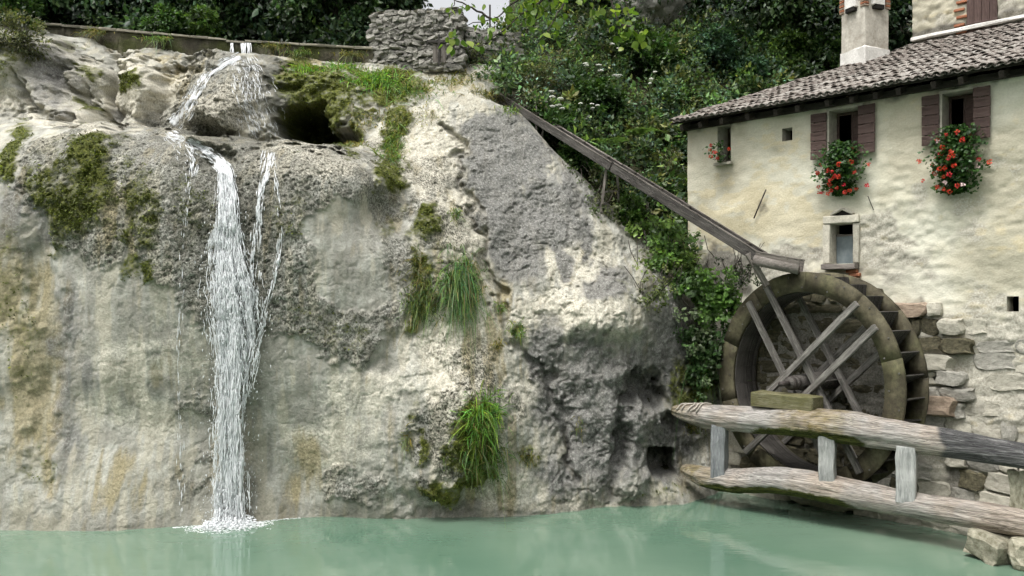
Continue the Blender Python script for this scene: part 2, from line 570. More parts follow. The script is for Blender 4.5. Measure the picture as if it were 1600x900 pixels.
P3 = np.stack([gx, Yc, gz], -1)
pit = np.clip(blob(180, 300, 160, 120, 0, .5) + blob(330, 350, 120, 160, 0, .5) + blob(350, 150, 80, 70) + blob(500, 270, 110, 70) + blob(430, 400, 60, 110)
              + blob(500, 500, 120, 60, 10) + 0.6 * blob(700, 700, 90, 80) + 0.45 * blob(680, 350, 110, 140) + 0.5 * blob(750, 620, 110, 90)
              + 0.5 * blob(540, 770, 90, 40) + 0.35 * blob(300, 690, 60, 120) + 0.02, 0, 1)
pit = sstep(0.3, 0.62, pit + 0.42 * fbm(P3, 1.9, 4, 401, 0.6)) * np.clip(pit * 1.6 + 0.15, 0, 1) * 0.9 + 0.06
crag = np.clip(blob(960, 660, 130, 140, 0, .5) + 0.5 * blob(900, 430, 150, 180, 30, .5) + 0.3, 0, 1)
left = 1 - sstep(560, 640, U0)
macro = fbm(P3, (0.55, 0.3, 0.5), 3, 3) * (0.15 - 0.09 * left)
ribs = fbm(P3, (3.2, 0.6, 0.35), 3, 11) * 0.03
rg_ = np.abs(fbm(P3, (1.7, 1.2, 1.1), 4, 23, 0.55))
cz = (crag - 0.3).clip(0, 1)
med = fbm(P3, 2.6, 4, 21) * (0.012 + 0.02 * cz + 0.016 * (1 - left) + 0.02 * pit) + (0.3 - rg_) * 0.16 * cz + 0.06 * sstep(0.10, 0.0, np.abs(fbm(P3, (1.6, 0.6, 0.5), 3, 27))) * cz
warp = np.stack([vnoise(P3 * 6, 31), vnoise(P3 * 6, 32), vnoise(P3 * 6, 33)], -1)
w1, w2 = worley(P3 * np.array([8.0, 6, 11.0]) + 0.45 * warp, 5)
patch = sstep(-0.3, 0.3, fbm(P3, 1.8, 3, 41) + 0.5 * pit - 0.1)
pits = sstep(0.40, 0.08, w1) * pit * patch
w5, _ = worley(P3 * np.array([15.0, 11, 19.0]) + 0.6 * warp, 6)
pits2 = sstep(0.36, 0.1, w5) * np.clip(0.2 + 0.8 * pit + 0.5 * (1 - left) * (1 - cz) + 0.6 * sstep(205, 185, V0), 0, 1) * sstep(-0.2, 0.4, fbm(P3, 2.6, 2, 45) + 0.3 * pit)
knobs = (0.45 - w1) * 0.03 * pit + 0.03 * sstep(0.2, 0.6, pit)
# sharp joints running through the slab and the dark foot of the cliff
wj1, wj2 = worley(P3 * np.array([1.1, 0.8, 0.9]) + 0.25 * warp, 19)
joints = sstep(0.05, 0.0, wj2 - wj1) * crag
fine = fbm(P3, 11.0, 3, 61) * (0.004 + 0.014 * pit + 0.012 * (crag - 0.2).clip(0, 1))
Yf = Yc + macro + ribs + med + 0.07 * pits + 0.036 * pits2 - knobs + fine + 0.05 * joints
upper = sstep(205, 185, V0) * left
plate = np.clip(0.7 * (1 - left) + 1.3 * upper + 0.25 * cz, 0, 1.4)
Yf = Yf + ((cells(P3 * np.array([3.2, 2.0, 4.4]) + 0.5 * warp, 71) - 0.5) * 0.05 + (cells(P3 * np.array([8.0, 5, 11.0]) + 0.6 * warp, 75) - 0.5) * 0.024) * plate + fbm(P3, 5.0, 3, 79) * 0.018 * plate
Yf = Yf + 0.40 * (1 - sstep(-100, 200, U0)) * sstep(2.5, 0.0, gz) + 0.22 * (1 - sstep(400, 640, U0)) * sstep(3.5, 0.0, gz)

moss = np.clip(np.maximum.reduce([
    1.0 * blob(150, 245, 48, 56), 0.9 * blob(115, 310, 72, 66, 20), 0.5 * blob(130, 290, 130, 130), 0.5 * blob(300, 330, 60, 90), 0.75 * blob(215, 330, 40, 90), 0.8 * blob(230, 430, 30, 22), 0.8 * blob(200, 420, 16, 30), 0.9 * blob(25, 250, 26, 70, 20), 0.7 * blob(100, 385, 20, 30),
    1.0 * blob(210, 130, 32, 18), 0.8 * blob(140, 120, 20, 10), 0.9 * blob(140, 160, 20, 14), 0.6 * blob(105, 72, 30, 16), 0.9 * blob(500, 150, 75, 50), 1.0 * blob(470, 190, 40, 40), 0.95 * blob(480, 115, 60, 22), 0.9 * blob(600, 130, 80, 40), 0.9 * stroke([(620, 180), (610, 240), (615, 280)], 26),
    0.8 * stroke([(570, 180), (550, 225)], 18), 0.9 * blob(665, 350, 24, 32), 0.6 * blob(605, 350, 28, 28), 0.85 * stroke([(655, 400), (660, 470), (650, 500)], 24), 0.55 * blob(700, 420, 60, 70), 1.0 * blob(745, 690, 48, 80), 0.95 * blob(720, 755, 70, 24), 0.8 * blob(670, 700, 28, 34),
    0.5 * blob(500, 510, 110, 55), 0.5 * blob(450, 340, 60, 60), 0.8 * blob(1090, 590, 45, 70), 0.55 * blob(480, 600, 40, 120) * 0.6, 0.5 * blob(20, 480, 40, 200), 0.45 * blob(45, 740, 60, 60),  # the patch left of the wheel also paints shadow over moss and earth
    0.6 * blob(830, 715, 16, 20), 0.5 * blob(876, 690, 12, 30), 0.5 * blob(1040, 770, 60, 16), 0.35 * blob(930, 790, 120, 10), 0.4 * blob(1000, 440, 60, 60), 0.7 * blob(30, 90, 60, 60), 0.55 * blob(640, 650, 14, 40)]), 0, 1)
grey = np.clip(np.maximum.reduce([
    1.0 * blob(790, 240, 75, 70), 0.95 * blob(790, 330, 50, 120, -15), 0.85 * blob(870, 330, 60, 70), 0.75 * stroke([(770, 190), (850, 300), (880, 420)], 18), 0.7 * stroke([(820, 200), (900, 330), (930, 400)], 12), 0.45 * blob(930, 300, 40, 40, 40), 0.9 * blob(940, 640, 110, 120), 0.8 * blob(860, 560, 40, 70), 0.75 * blob(950, 440, 45, 24),
    0.7 * blob(1040, 700, 50, 70), 0.55 * blob(90, 130, 50, 60), 0.5 * blob(100, 560, 40, 120), 0.45 * blob(90, 700, 24, 90), 0.45 * blob(40, 350, 60, 60), 0.6 * blob(880, 730, 60, 40), 0.4 * blob(175, 160, 16, 50), 0.95 * blob(1075, 530, 60, 100)]), 0, 1)  # last patch, left of the wheel, partly paints shadow
cream = np.clip(np.maximum.reduce([
    0.8 * blob(660, 240, 80, 90), 0.75 * blob(720, 360, 50, 120, -15), 0.8 * blob(720, 560, 80, 120), 0.6 * blob(760, 760, 90, 40), 0.7 * blob(910, 420, 90, 50, 20), 0.6 * stroke([(735, 200), (800, 340), (820, 470)], 9), 0.6 * stroke([(800, 190), (880, 310), (900, 420)], 8), 0.85 * blob(880, 490, 110, 36, -8), 0.6 * blob(820, 620, 40, 50),
    0.75 * blob(240, 140, 90, 60), 0.6 * blob(120, 140, 90, 60), 0.7 * blob(110, 100, 50, 20, 30), 0.75 * blob(350, 180, 75, 50), 0.55 * blob(570, 600, 80, 50), 0.55 * blob(520, 690, 90, 60), 0.65 * blob(20, 170, 50, 18, 20), 0.45 * blob(200, 640, 110, 40), 0.95 * stroke([(60, 190), (150, 193), (230, 200), (265, 206)], 9), 0.6 * blob(930, 780, 120, 10), 0.6 * blob(480, 250, 110, 34), 0.4 * blob(220, 560, 130, 60)]), 0, 1)
ochre = np.clip(np.maximum.reduce([0.7 * blob(40, 560, 60, 240), 0.5 * blob(170, 340, 40, 90), 0.55 * blob(480, 100, 80, 20), 0.4 * blob(740, 470, 60, 200, -15), 0.5 * blob(480, 740, 60, 60), 0.35 * blob(180, 750, 160, 50), 0.6 * blob(1070, 740, 40, 40), 0.45 * blob(280, 120, 40, 40),
                                   0.5 * blob(700, 130, 80, 30), 0.4 * blob(780, 770, 70, 20)]), 0, 1)
wet = np.clip(np.maximum.reduce([stroke([(350, 240), (355, 400), (362, 600), (356, 812)], 60), 0.8 * stroke([(410, 230), (400, 420), (385, 600)], 34), 0.55 * stroke([(285, 250), (280, 812)], 30), 0.6 * stroke([(375, 90), (300, 150), (262, 205), (345, 240)], 24), 0.7 * blob(410, 150, 50, 70),
                                 1.0 * sstep(0.30, 0.1, gz + 0.1 * fbm(P3, 2.0, 3, 91))]), 0, 1)
blackp = np.clip(np.maximum.reduce([0.9 * stroke([(420, 100), (440, 140), (445, 200)], 16), 0.35 * pits, 0.55 * blob(400, 330, 26, 40), 0.75 * blob(1085, 600, 45, 60), 0.5 * blob(1060, 680, 40, 40)]), 0, 1)  # dark earth with shadow painted in left of the wheel; pits darkened too
# cushions of moss stand a little proud
Yf = Yf - 0.07 * sstep(0.45, 0.9, moss + 0.35 * fbm(P3, 3.5, 3, 77)) * sstep(0.2, 0.7, moss)


class Relief:
    def __init__(s, X, Z, Yg): s.X, s.Z, s.Y = X, Z, Yg

    def at(s, x, z):
        i = np.clip((np.asarray(x) - s.X[0]) / (s.X[1] - s.X[0]), 0, len(s.X) - 1.001)
        j = np.clip((np.asarray(z) - s.Z[0]) / (s.Z[1] - s.Z[0]), 0, len(s.Z) - 1.001)
        i0, j0 = i.astype(int), j.astype(int); fi, fj = i - i0, j - j0
        return ((s.Y[j0, i0] * (1 - fi) + s.Y[j0, i0 + 1] * fi) * (1 - fj) + (s.Y[j0 + 1, i0] * (1 - fi) + s.Y[j0 + 1, i0 + 1] * fi) * fj)

    def hit(s, px, py, y0=13.0, y1=28.0, n=900):
        """first depth at which the sight line through (px, py) meets the surface"""
        px, py = np.atleast_1d(px).astype(float), np.atleast_1d(py).astype(float)
        ys = np.linspace(y0, y1, n)
        out = np.full(px.shape, np.nan)
        for k in range(len(px)):
            d = ys - s.at((px[k] - CX) / FPX * ys, EYE + (CY - py[k]) / FPX * ys)
            w = np.nonzero(d > 0)[0]
            out[k] = ys[w[0]] if len(w) else y1
        return out


def grid_faces(nz, nx):
    i = np.arange(nz - 1)[:, None] * nx + np.arange(nx - 1)[None]
    return np.stack([i, i + 1, i + nx + 1, i + nx], -1).reshape(-1, 4)


cliff_rel = Relief(GX, GZ, Yf)
V = np.stack([gx, Yf, gz], -1).reshape(-1, 3)
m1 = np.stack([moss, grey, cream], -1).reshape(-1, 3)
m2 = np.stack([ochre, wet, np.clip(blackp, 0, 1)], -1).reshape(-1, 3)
nA = np.clip(0.5 + 0.42 * fbm(P3, 3.2, 4, 151, 0.6), 0, 1)
nB = np.clip(0.5 + 0.45 * fbm(P3, (5.0, 2.0, 0.7), 4, 161, 0.6), 0, 1)
nC = np.clip(0.5 + 0.42 * fbm(P3, 9.0, 3, 171, 0.6), 0, 1)
m3 = np.stack([nA, nB, nC], -1).reshape(-1, 3)
m4 = np.stack([pit, crag, left], -1).reshape(-1, 3)
FC = grid_faces(len(GZ), len(GX))
wline = np.interp(U0, [-400, 0, 60, 80, 200, 380, 585, 600, 700, 780], [-20, 12, 40, 54, 68, 87, 95, 92, 95, 100])
keep = (V0 > wline)[:-1, :-1].ravel()
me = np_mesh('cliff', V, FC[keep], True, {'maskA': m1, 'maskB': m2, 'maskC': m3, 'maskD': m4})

t = NT('tufa_rock')
a = t.sep(t.attr('maskA').outputs['Color']); b = t.sep(t.attr('maskB').outputs['Color'])
nc = t.sep(t.attr('maskC').outputs['Color']); n_mid, n_str, n_cm = nc[0], nc[1], nc[2]
zd = t.sep(t.attr('maskD').outputs['Color'])
n_fine = t.noise(24, 4, 0.72)
worm = t.vor(24, t.mix(0.35, t.coord(), t.attr('maskC').outputs['Color'], 'ADD'), 'F1')
speck = t.noise(29, 3, 0.62, t.coord('Object', (1, 1, 0.8)))
c = t.ramp(n_mid, [(0.2, (0.27, 0.264, 0.222)), (0.5, (0.35, 0.345, 0.298)), (0.8, (0.44, 0.435, 0.385))])
c = t.mix(t.ramp(n_str, [(0.48, 0.0), (0.78, 0.55)]), c, (0.27, 0.262, 0.235))
c = t.mix(t.ramp(n_str, [(0.22, 0.55), (0.42, 0.0)]), c, (0.47, 0.435, 0.34))
c = t.mix(t.math('MULTIPLY', thresh(t, a[2], t.mix(0.5, n_mid, n_fine), 0.3), 0.9), c, t.ramp(n_fine, [(0.3, (0.44, 0.40, 0.31)), (0.6, (0.63, 0.60, 0.505))]))
c = t.mix(t.math('MULTIPLY', thresh(t, b[0], n_str, 0.3), 0.7), c, t.ramp(n_fine, [(0.3, (0.22, 0.175, 0.075)), (0.7, (0.42, 0.36, 0.20))]))
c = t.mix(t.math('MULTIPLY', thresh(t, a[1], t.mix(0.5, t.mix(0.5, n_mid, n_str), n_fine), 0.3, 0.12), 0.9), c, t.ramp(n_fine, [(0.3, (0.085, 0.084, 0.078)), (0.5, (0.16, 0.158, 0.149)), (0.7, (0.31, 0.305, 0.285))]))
# freckles painting the dark of small shaded pits, thick in the pitted zones
fr = t.math('MULTIPLY', t.ramp(speck, [(0.49, 0.0), (0.56, 1.0)]), t.math('ADD', 0.22, t.math('SUBTRACT', t.math('MULTIPLY', zd[0], 0.7), t.math('MULTIPLY', zd[2], 0.16))))
c = t.mix(fr, c, (0.075, 0.075, 0.055))
c = t.mix(t.math('ADD', 0.32, t.math('MULTIPLY', zd[0], 0.35)), c, t.ramp(n_fine, [(0.30, 0.5), (0.70, 1.42)]), 'MULTIPLY')
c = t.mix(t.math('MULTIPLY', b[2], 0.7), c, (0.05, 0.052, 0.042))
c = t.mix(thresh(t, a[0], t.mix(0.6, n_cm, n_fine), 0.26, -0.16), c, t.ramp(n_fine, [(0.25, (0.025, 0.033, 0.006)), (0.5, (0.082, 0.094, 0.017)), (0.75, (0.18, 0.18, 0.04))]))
c = t.mix(t.math('MULTIPLY', b[1], 0.6), c, t.mix(1.0, c, (0.5, 0.5, 0.46), 'MULTIPLY'))
rg = t.math('SUBTRACT', 0.92, t.math('MULTIPLY', b[1], 0.5))
wk = t.math('MULTIPLY', t.ramp(worm, [(0.12, 0.0), (0.4, 1.0)]), t.math('ADD', 0.1, zd[0]))
hgt = t.math('ADD', t.math('MULTIPLY', n_fine, t.math('ADD', 0.45, t.math('ADD', t.math('MULTIPLY', zd[0], 0.7), t.math('MULTIPLY', zd[1], 0.5)))), t.math('MULTIPLY', wk, 0.7))
t.bsdf(c, rg, t.bump(hgt, 1.0, 0.035), 0.25)
cliff = tag(obj('cliff', me, t.m), kind='structure')

# ------------------------------------------------------------------ the pool
t = NT('pool_water')
v = t.coord('Object', (1.0, 2.2, 1.0))
rip = t.math('ADD', t.math('MULTIPLY', t.noise(1.1, 3, 0.5, v), 1.0), t.math('MULTIPLY', t.noise(6.0, 3, 0.55, v), 0.22))
dv = t.node('ShaderNodeVectorMath', operation='DISTANCE'); t.l.new(t.coord(), dv.inputs[0]); dv.inputs[1].default_value = (-5.15, 15.55, 0.0)
dd = dv.outputs['Value']
ring = t.math('MULTIPLY', t.math('SINE', t.math('ADD', t.math('MULTIPLY', dd, 16.0), t.math('MULTIPLY', t.noise(1.5, 2), 6.0))), t.math('POWER', 2.718, t.math('MULTIPLY', dd, -0.55)))
rip = t.math('ADD', rip, t.math('MULTIPLY', ring, 0.35))
cw = t.ramp(t.noise(0.22, 3, 0.5), [(0.32, (0.074, 0.142, 0.098)), (0.68, (0.142, 0.21, 0.15))])
t.bsdf(cw, 0.035, t.bump(rip, 0.11, 0.05), 0.9, IOR=1.45)
bm = bmesh.new()
bmesh.ops.create_grid(bm, x_segments=60, y_segments=60, size=1)
bmesh.ops.scale(bm, vec=(22, 13, 1), verts=bm.verts)
bmesh.ops.translate(bm, vec=(2, 8.5, 0), verts=bm.verts)
tag(obj('pool_water', bm_mesh('pool_water', bm), t.m), kind='structure')

# ------------------------------------------------------------------ ground sheet and the hillsides
mat_soil = simple_material('leaf_litter_soil', (0.02, 0.018, 0.012), (0.05, 0.05, 0.022), 3, 0.95, 0.8, 0.05, objvar=0)
ge = np.concatenate([np.arange(-400, -60, 40), np.arange(-60, 61, 3.0), np.arange(100, 401, 40)])
gxx, gyy = np.meshgrid(ge, ge)
gzz = -1.2 + 13 * sstep(-7, -22, gyy) + 12 * sstep(19, 40, gxx) + 12 * sstep(-17, -40, gxx)  # unseen rims raised behind and beside the camera to cut low sky light
gzz = gzz + 1.2 * fbm(np.stack([gxx, gyy, 0 * gxx], -1), 0.12, 3, 4) * sstep(0, 4, gzz)
mat_far_ground = simple_material('grassy_ground', (0.035, 0.055, 0.018), (0.07, 0.10, 0.035), 0.8, 0.95, 0.6, 0.1, objvar=0)
tag(obj('ground', np_mesh('ground', np.stack([gxx, gyy, gzz], -1).reshape(-1, 3), grid_faces(len(ge), len(ge)), True), mat_far_ground), kind='structure')

HX, HZ = np.arange(-3.2, 16, 0.12), np.arange(-0.8, 17, 0.12)
hx, hz = np.meshgrid(HX, HZ)
hill = [(690, 95, 21.9), (640, 60, 23), (780, 150, 20.9), (850, 205, 20.6), (900, 262, 20.0), (1000, 360, 19.4), (1060, 400, 19.0), (1100, 450, 18.9), (1150, 520, 18.7), (1150, 620, 18.7), (1150, 780, 18.9),
        (1060, 250, 21.5), (1060, 150, 23), (900, 150, 22.3), (900, 50, 24.5), (1100, 50, 25.5), (1300, 60, 26.5), (1300, 200, 25), (1500, 100, 28), (1500, 400, 24), (1200, 0, 28), (900, 0, 26.5), (700, 60, 23.6), (1300, 700, 22), (1600, 700, 22), (800, -80, 29), (1300, -80, 31)]
p_, v_ = W(hill)
Yh = tps(p_, v_, np.stack([hx.ravel(), hz.ravel()], 1), 0.05).reshape(hx.shape)
Yh = Yh + 0.25 * fbm(np.stack([hx, Yh, hz], -1), 0.7, 3, 5)
Yh = np.where((hx < 5.2) & (hz < np.interp(hx, bp[:, 0], bp[:, 1]) + 0.1), np.maximum(Yh, cliff_rel.at(hx, hz) + 0.25 + np.where(hx < -1.2, 1.5, 0)), Yh)
Yh = np.where(hx < -1.0, np.maximum(Yh, 22.2 + 0 * hx), Yh)
hill_rel = Relief(HX, HZ, Yh)
hu, hv = pix(hx, Yh, hz)
hk = (hv > np.interp(hu, [640, 700, 790, 850], [70, 62, 55, -900]))[:-1, :-1].ravel()
tag(obj('hillside', np_mesh('hillside', np.stack([hx, Yh, hz], -1).reshape(-1, 3), grid_faces(len(HZ), len(HX))[hk], True), mat_soil), kind='structure')

# wooded slope far behind, its crest dips where the sky shows
bx = np.arange(-40, 45, 0.8); by = np.arange(21.9, 75, 0.8)
bxx, byy = np.meshgrid(bx, by)
rise = np.clip(byy - 27, 0, None)
dip = np.exp(-((bxx / byy + 0.045) / 0.055) ** 2)
bz = 10.2 + rise * (0.55 - 0.50 * dip) + 0.5 * fbm(np.stack([bxx, byy, 0 * bxx], -1), 0.3, 3, 8) * np.clip(rise, 0, 1)
bz = bz - 14 * sstep(-5.0, -2.6, bxx) * (1 - sstep(24.5, 31, byy))
tag(obj('wooded_hill', np_mesh('wooded_hill', np.stack([bxx, byy, bz], -1).reshape(-1, 3), grid_faces(len(by), len(bx)), True), mat_soil), kind='structure')

# ------------------------------------------------------------------ the mill house.  Local frame: x along the front wall (to the right), y into the house, z up
MO = Vector((3.92, 19.25, 0.0))
MD = Vector((0.690, -0.724)); MD.normalize()
MN = Vector((-MD.y, MD.x))                      # into the house
M_ROT = math.atan2(MD.y, MD.x)


def fp(px, py, out=0.0):
    """survey spot -> (x, z) on the plane 'out' metres in front of the mill's wall"""
    rx = (px - CX) / FPX
    Y = (MO.x * MN.x + MO.y * MN.y - out) / (rx * MN.x + MN.y)
    return ((rx * Y - MO.x) * MD.x + (Y - MO.y) * MD.y, EYE + (CY - py) / FPX * Y)


def mill_world(x, y, z):
    return Vector((MO.x + MD.x * x + MN.x * y, MO.y + MD.y * x + MN.y * y, z))


# plaster / rubble wall material
t = NT('lime_plaster_wall')
msk = t.sep(t.attr('maskA').outputs['Color'])
nc = t.sep(t.attr('maskC').outputs['Color'])
nf = t.noise(30, 4, 0.65)
c = t.ramp(nc[0], [(0.25, (0.42, 0.39, 0.30)), (0.5, (0.52, 0.495, 0.395)), (0.75, (0.58, 0.56, 0.465))])
c = t.mix(thresh(t, msk[0], t.mix(0.35, nc[1], nf), 0.16), c, t.ramp(nf, [(0.3, (0.30, 0.28, 0.23)), (0.7, (0.50, 0.475, 0.40))]))          # bare grey stone
c = t.mix(t.math('MULTIPLY', thresh(t, msk[1], nc[2], 0.2), 0.45), c, t.ramp(nf, [(0.3, (0.50, 0.41, 0.23)), (0.7, (0.57, 0.49, 0.31))]))   # yellow limewash left over
c = t.mix(t.math('MULTIPLY', thresh(t, msk[2], t.mix(0.4, nc[1], nf), 0.2), 0.8), c, t.ramp(nf, [(0.3, (0.05, 0.047, 0.04)), (0.7, (0.16, 0.15, 0.13))]))  # damp, lichen and painted pit shade
c = t.mix(0.35, c, t.ramp(nf, [(0.3, 0.7), (0.7, 1.2)]), 'MULTIPLY')
t.bsdf(c, 0.92, t.bump(t.math('ADD', nf, t.math('MULTIPLY', nc[2], 0.6)), 0.5, 0.02), 0.15)
mat_wall = t.m
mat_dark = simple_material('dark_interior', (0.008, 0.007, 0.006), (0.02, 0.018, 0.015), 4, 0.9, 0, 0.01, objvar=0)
mat_stoneframe = simple_material('dressed_stone', (0.30, 0.28, 0.23), (0.50, 0.47, 0.39), 9, 0.9, 0.5, 0.01)
mat_shutter = wood_material('brown_painted_wood', (0.044, 0.028, 0.024), (0.085, 0.056, 0.049), (0.13, 0.092, 0.082), wear=0.25, scale=1.0)
mat_oldwood = wood_material('old_grey_wood', (0.045, 0.038, 0.033), (0.13, 0.115, 0.10), (0.26, 0.235, 0.21), wear=0.4)
mat_darkwood = wood_material('dark_damp_wood', (0.02, 0.018, 0.016), (0.055, 0.05, 0.045), (0.13, 0.12, 0.108), wear=0.3)
mat_glass = NT('dusty_pane'); mat_glass.bsdf(mat_glass.ramp(mat_glass.noise(5, 4), [(0.3, (0.10, 0.125, 0.135)), (0.7, (0.19, 0.22, 0.23))]), 0.25, None, 0.5); mat_glass = mat_glass.m
mat_iron = simple_material('rusty_iron', (0.025, 0.021, 0.019), (0.06, 0.05, 0.044), 20, 0.7, 0.3, 0.004, objvar=0)

mill = empty('mill_house', MO, M_ROT)
tag(mill, 'cream plastered stone watermill with tiled roof and brown shutters', 'house')


def rect(px0, py0, px1, py1):
    x0, _ = fp(px0, py0); x1, _ = fp(px1, py1); xm = (px0 + px1) / 2
    return [x0, x1, fp(xm, py1)[1], fp(xm, py0)[1]]


wl_left = rect(1296, 170, 1345, 262)      # shuttered window, left
wl_right = rect(1472, 143, 1523, 235)     # shuttered window, right
w_eave = rect(1121, 196, 1142, 254)       # little window under the eave
w_low = rect(1299, 350, 1335, 412)        # mill window over the wheel
hole_a = rect(1222, 200, 1238, 220)
hole_b = rect(1573, 463, 1592, 487)
holes = [wl_left, wl_right, w_eave, w_low, hole_a, hole_b]
WX0, WX1, WZ0, WZ1 = 0.0, 9.6, -0.6, 7.86


def lines(lo, hi, step, cuts):
    pts = sorted(set([lo, hi] + cuts))
    out = []
    for p0, p1 in zip(pts[:-1], pts[1:]):
        n = max(1, int(round((p1 - p0) / step)))
        out += list(np.linspace(p0, p1, n, endpoint=False))
    return np.array(out + [hi])


wxs = lines(WX0, WX1, 0.036, [v for h in holes for v in h[:2]])
wzs = lines(WZ0, WZ1, 0.036, [v for h in holes for v in h[2:]])
wx, wz = np.meshgrid(wxs, wzs)
p3w = np.stack([wx, 0 * wx + 3.3, wz], -1)
wu, wv_ = [], []
Yw = MO.y + MD.y * wx
Xw = MO.x + MD.x * wx
U, Vv = pix(Xw, Yw, wz)
U = U + 18 * fbm(p3w, 1.4, 4, 201, 0.6); Vv = Vv + 18 * fbm(p3w, 1.4, 4, 211, 0.6)
bare = np.clip(np.maximum.reduce([0.95 * sstep(4.6, 3.4, wz + 0.5 * sstep(3, 0, wx) - 0.0 * wx), 0.7 * blob(1400, 400, 90, 50), 0.3 * blob(1500, 320, 160, 90), 0.75 * blob(1230, 410, 110, 26), 0.55 * blob(1130, 420, 60, 60), 0.8 * blob(1370, 370, 60, 40)]), 0, 1)
yellow = np.clip(np.maximum.reduce([0.9 * blob(1190, 330, 90, 60), 0.7 * blob(1110, 340, 40, 70), 0.6 * blob(1250, 350, 60, 40), 0.35 * blob(1580, 330, 50, 90), 0.3 * blob(1220, 240, 60, 50)]), 0, 1)
damp_shade = np.clip(np.maximum.reduce([0.75 * blob(1140, 430, 70, 60), 0.65 * sstep(2.2, 0.4, wz), 1.0 * blob(1285, 590, 150, 175, 0, .4), 0.5 * blob(1420, 560, 60, 130), 0.35 * blob(1490, 540, 40, 40), 0.28 * blob(1530, 600, 90, 70), 0.45 * blob(1190, 340, 14, 24), 0.5 * sstep(7.55, 7.8, wz)]), 0, 1)  # damp, plus pit shade painted behind the wheel; also darker under the eave
dmask = np.clip(bare + 0.35 * sstep(1180, 1420, U), 0, 1)
wd = fbm(p3w, (1.1, 1, 1.4), 3, 221) * 0.035
ww1, ww2 = worley(p3w * np.array([3.4, 1, 5.2]), 15)
wr1, wr2 = worley(p3w * np.array([7.5, 1, 11.0]) + 0.5 * np.stack([vnoise(p3w * 4, 35), 0 * wx, vnoise(p3w * 4, 36)], -1), 17)
scale_ = sstep(0.35, 0.7, np.clip(0.5 + 0.6 * fbm(p3w, 1.1, 3, 271), 0, 1))
wd += (sstep(0.0, 0.10, ww2 - ww1) - 1) * 0.02 * dmask * scale_ + (ww1 - 0.5) * 0.012 * dmask + (sstep(0.5, 0.15, wr1)) * 0.014 * dmask + fbm(p3w, (6, 1, 11), 3, 231) * (0.004 + 0.016 * dmask)
edge = np.ones_like(wx)
for h in holes:
    dx = np.maximum(np.maximum(h[0] - wx, wx - h[1]), 0); dz = np.maximum(np.maximum(h[2] - wz, wz - h[3]), 0)
    edge = np.minimum(edge, sstep(0.0, 0.1, np.hypot(dx, dz)))
wd *= edge
Vw = np.stack([wx, -wd, wz], -1).reshape(-1, 3)
Fw = grid_faces(len(wzs), len(wxs))
cx_, cz_ = (wxs[:-1] + wxs[1:]) / 2, (wzs[:-1] + wzs[1:]) / 2
cxx, czz = np.meshgrid(cx_, cz_)
solid = np.ones(cxx.shape, bool)
for h in holes: solid &= ~((cxx > h[0]) & (cxx < h[1]) & (czz > h[2]) & (czz < h[3]))
nz = lambda s, sd: np.clip(0.5 + 0.45 * fbm(p3w, s, 4, sd, 0.6), 0, 1)
mA = np.stack([bare, yellow, damp_shade], -1).reshape(-1, 3)
mC = np.stack([nz(0.8, 241), nz(3.0, 251), nz((3, 1, 6), 261)], -1).reshape(-1, 3)
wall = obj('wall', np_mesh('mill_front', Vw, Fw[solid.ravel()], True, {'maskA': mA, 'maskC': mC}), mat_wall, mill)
# the three other walls and a floor under the roof, so that the house is closed
s = Soup()


def quad(s, a, b_, c_, d):
    s.add([a, b_, c_, d], [(0, 1, 2), (0, 2, 3)])


EX, EY = 2.75, 4.2                                      # the end wall stands skew to the front
quad(s, (0, 0, -0.6), (EX, EY, -0.6), (EX, EY, 9.5), (0, 0, 7.86))
quad(s, (WX1, 0, -0.6), (WX1, 4.2, -0.6), (WX1, 4.2, 9.5), (WX1, 0, 7.86))
quad(s, (EX, EY, -0.6), (WX1, EY, -0.6), (WX1, EY, 9.5), (EX, EY, 9.5))
obj('rear_wall', s.mesh('mill_rear'), simple_material('plain_plaster', (0.42, 0.38, 0.28), (0.55, 0.5, 0.38), 3, 0.9), mill)

mat_quoin = simple_material('wall_stone', (0.33, 0.31, 0.255), (0.52, 0.49, 0.405), 7, 0.92, 0.8, 0.02, objvar=0.12)
mat_greyquoin = simple_material('grey_wall_stone', (0.20, 0.19, 0.165), (0.38, 0.365, 0.315), 7, 0.92, 0.8, 0.02, objvar=0.15)
mat_wet_shade_quoin = simple_material('wet_shaded_wall_stone', (0.035, 0.032, 0.02), (0.13, 0.115, 0.07), 7, 0.75, 0.8, 0.02, objvar=0.2)  # wet stone, also used behind the wheel to paint the pit's shade
mat_redstone = simple_material('reddish_wall_stone', (0.19, 0.14, 0.10), (0.34, 0.27, 0.205), 7, 0.92, 0.7, 0.02, objvar=0.2)
mat_brick = simple_material('old_brick', (0.22, 0.085, 0.045), (0.36, 0.16, 0.09), 12, 0.92, 0.6, 0.01, objvar=0.2)


def reveal(h, depth, name, mat, parent, back=None):
    """jambs, head and sill of an opening"""
    s = Soup(); x0, x1, z0, z1 = h
    quad(s, (x0, 0, z0), (x0, depth, z0), (x0, depth, z1), (x0, 0, z1))
    quad(s, (x1, depth, z0), (x1, 0, z0), (x1, 0, z1), (x1, depth, z1))
    quad(s, (x0, 0, z1), (x0, depth, z1), (x1, depth, z1), (x1, 0, z1))
    quad(s, (x0, depth, z0), (x0, 0, z0), (x1, 0, z0), (x1, depth, z0))
    return obj(name, s.mesh(name), mat, parent)


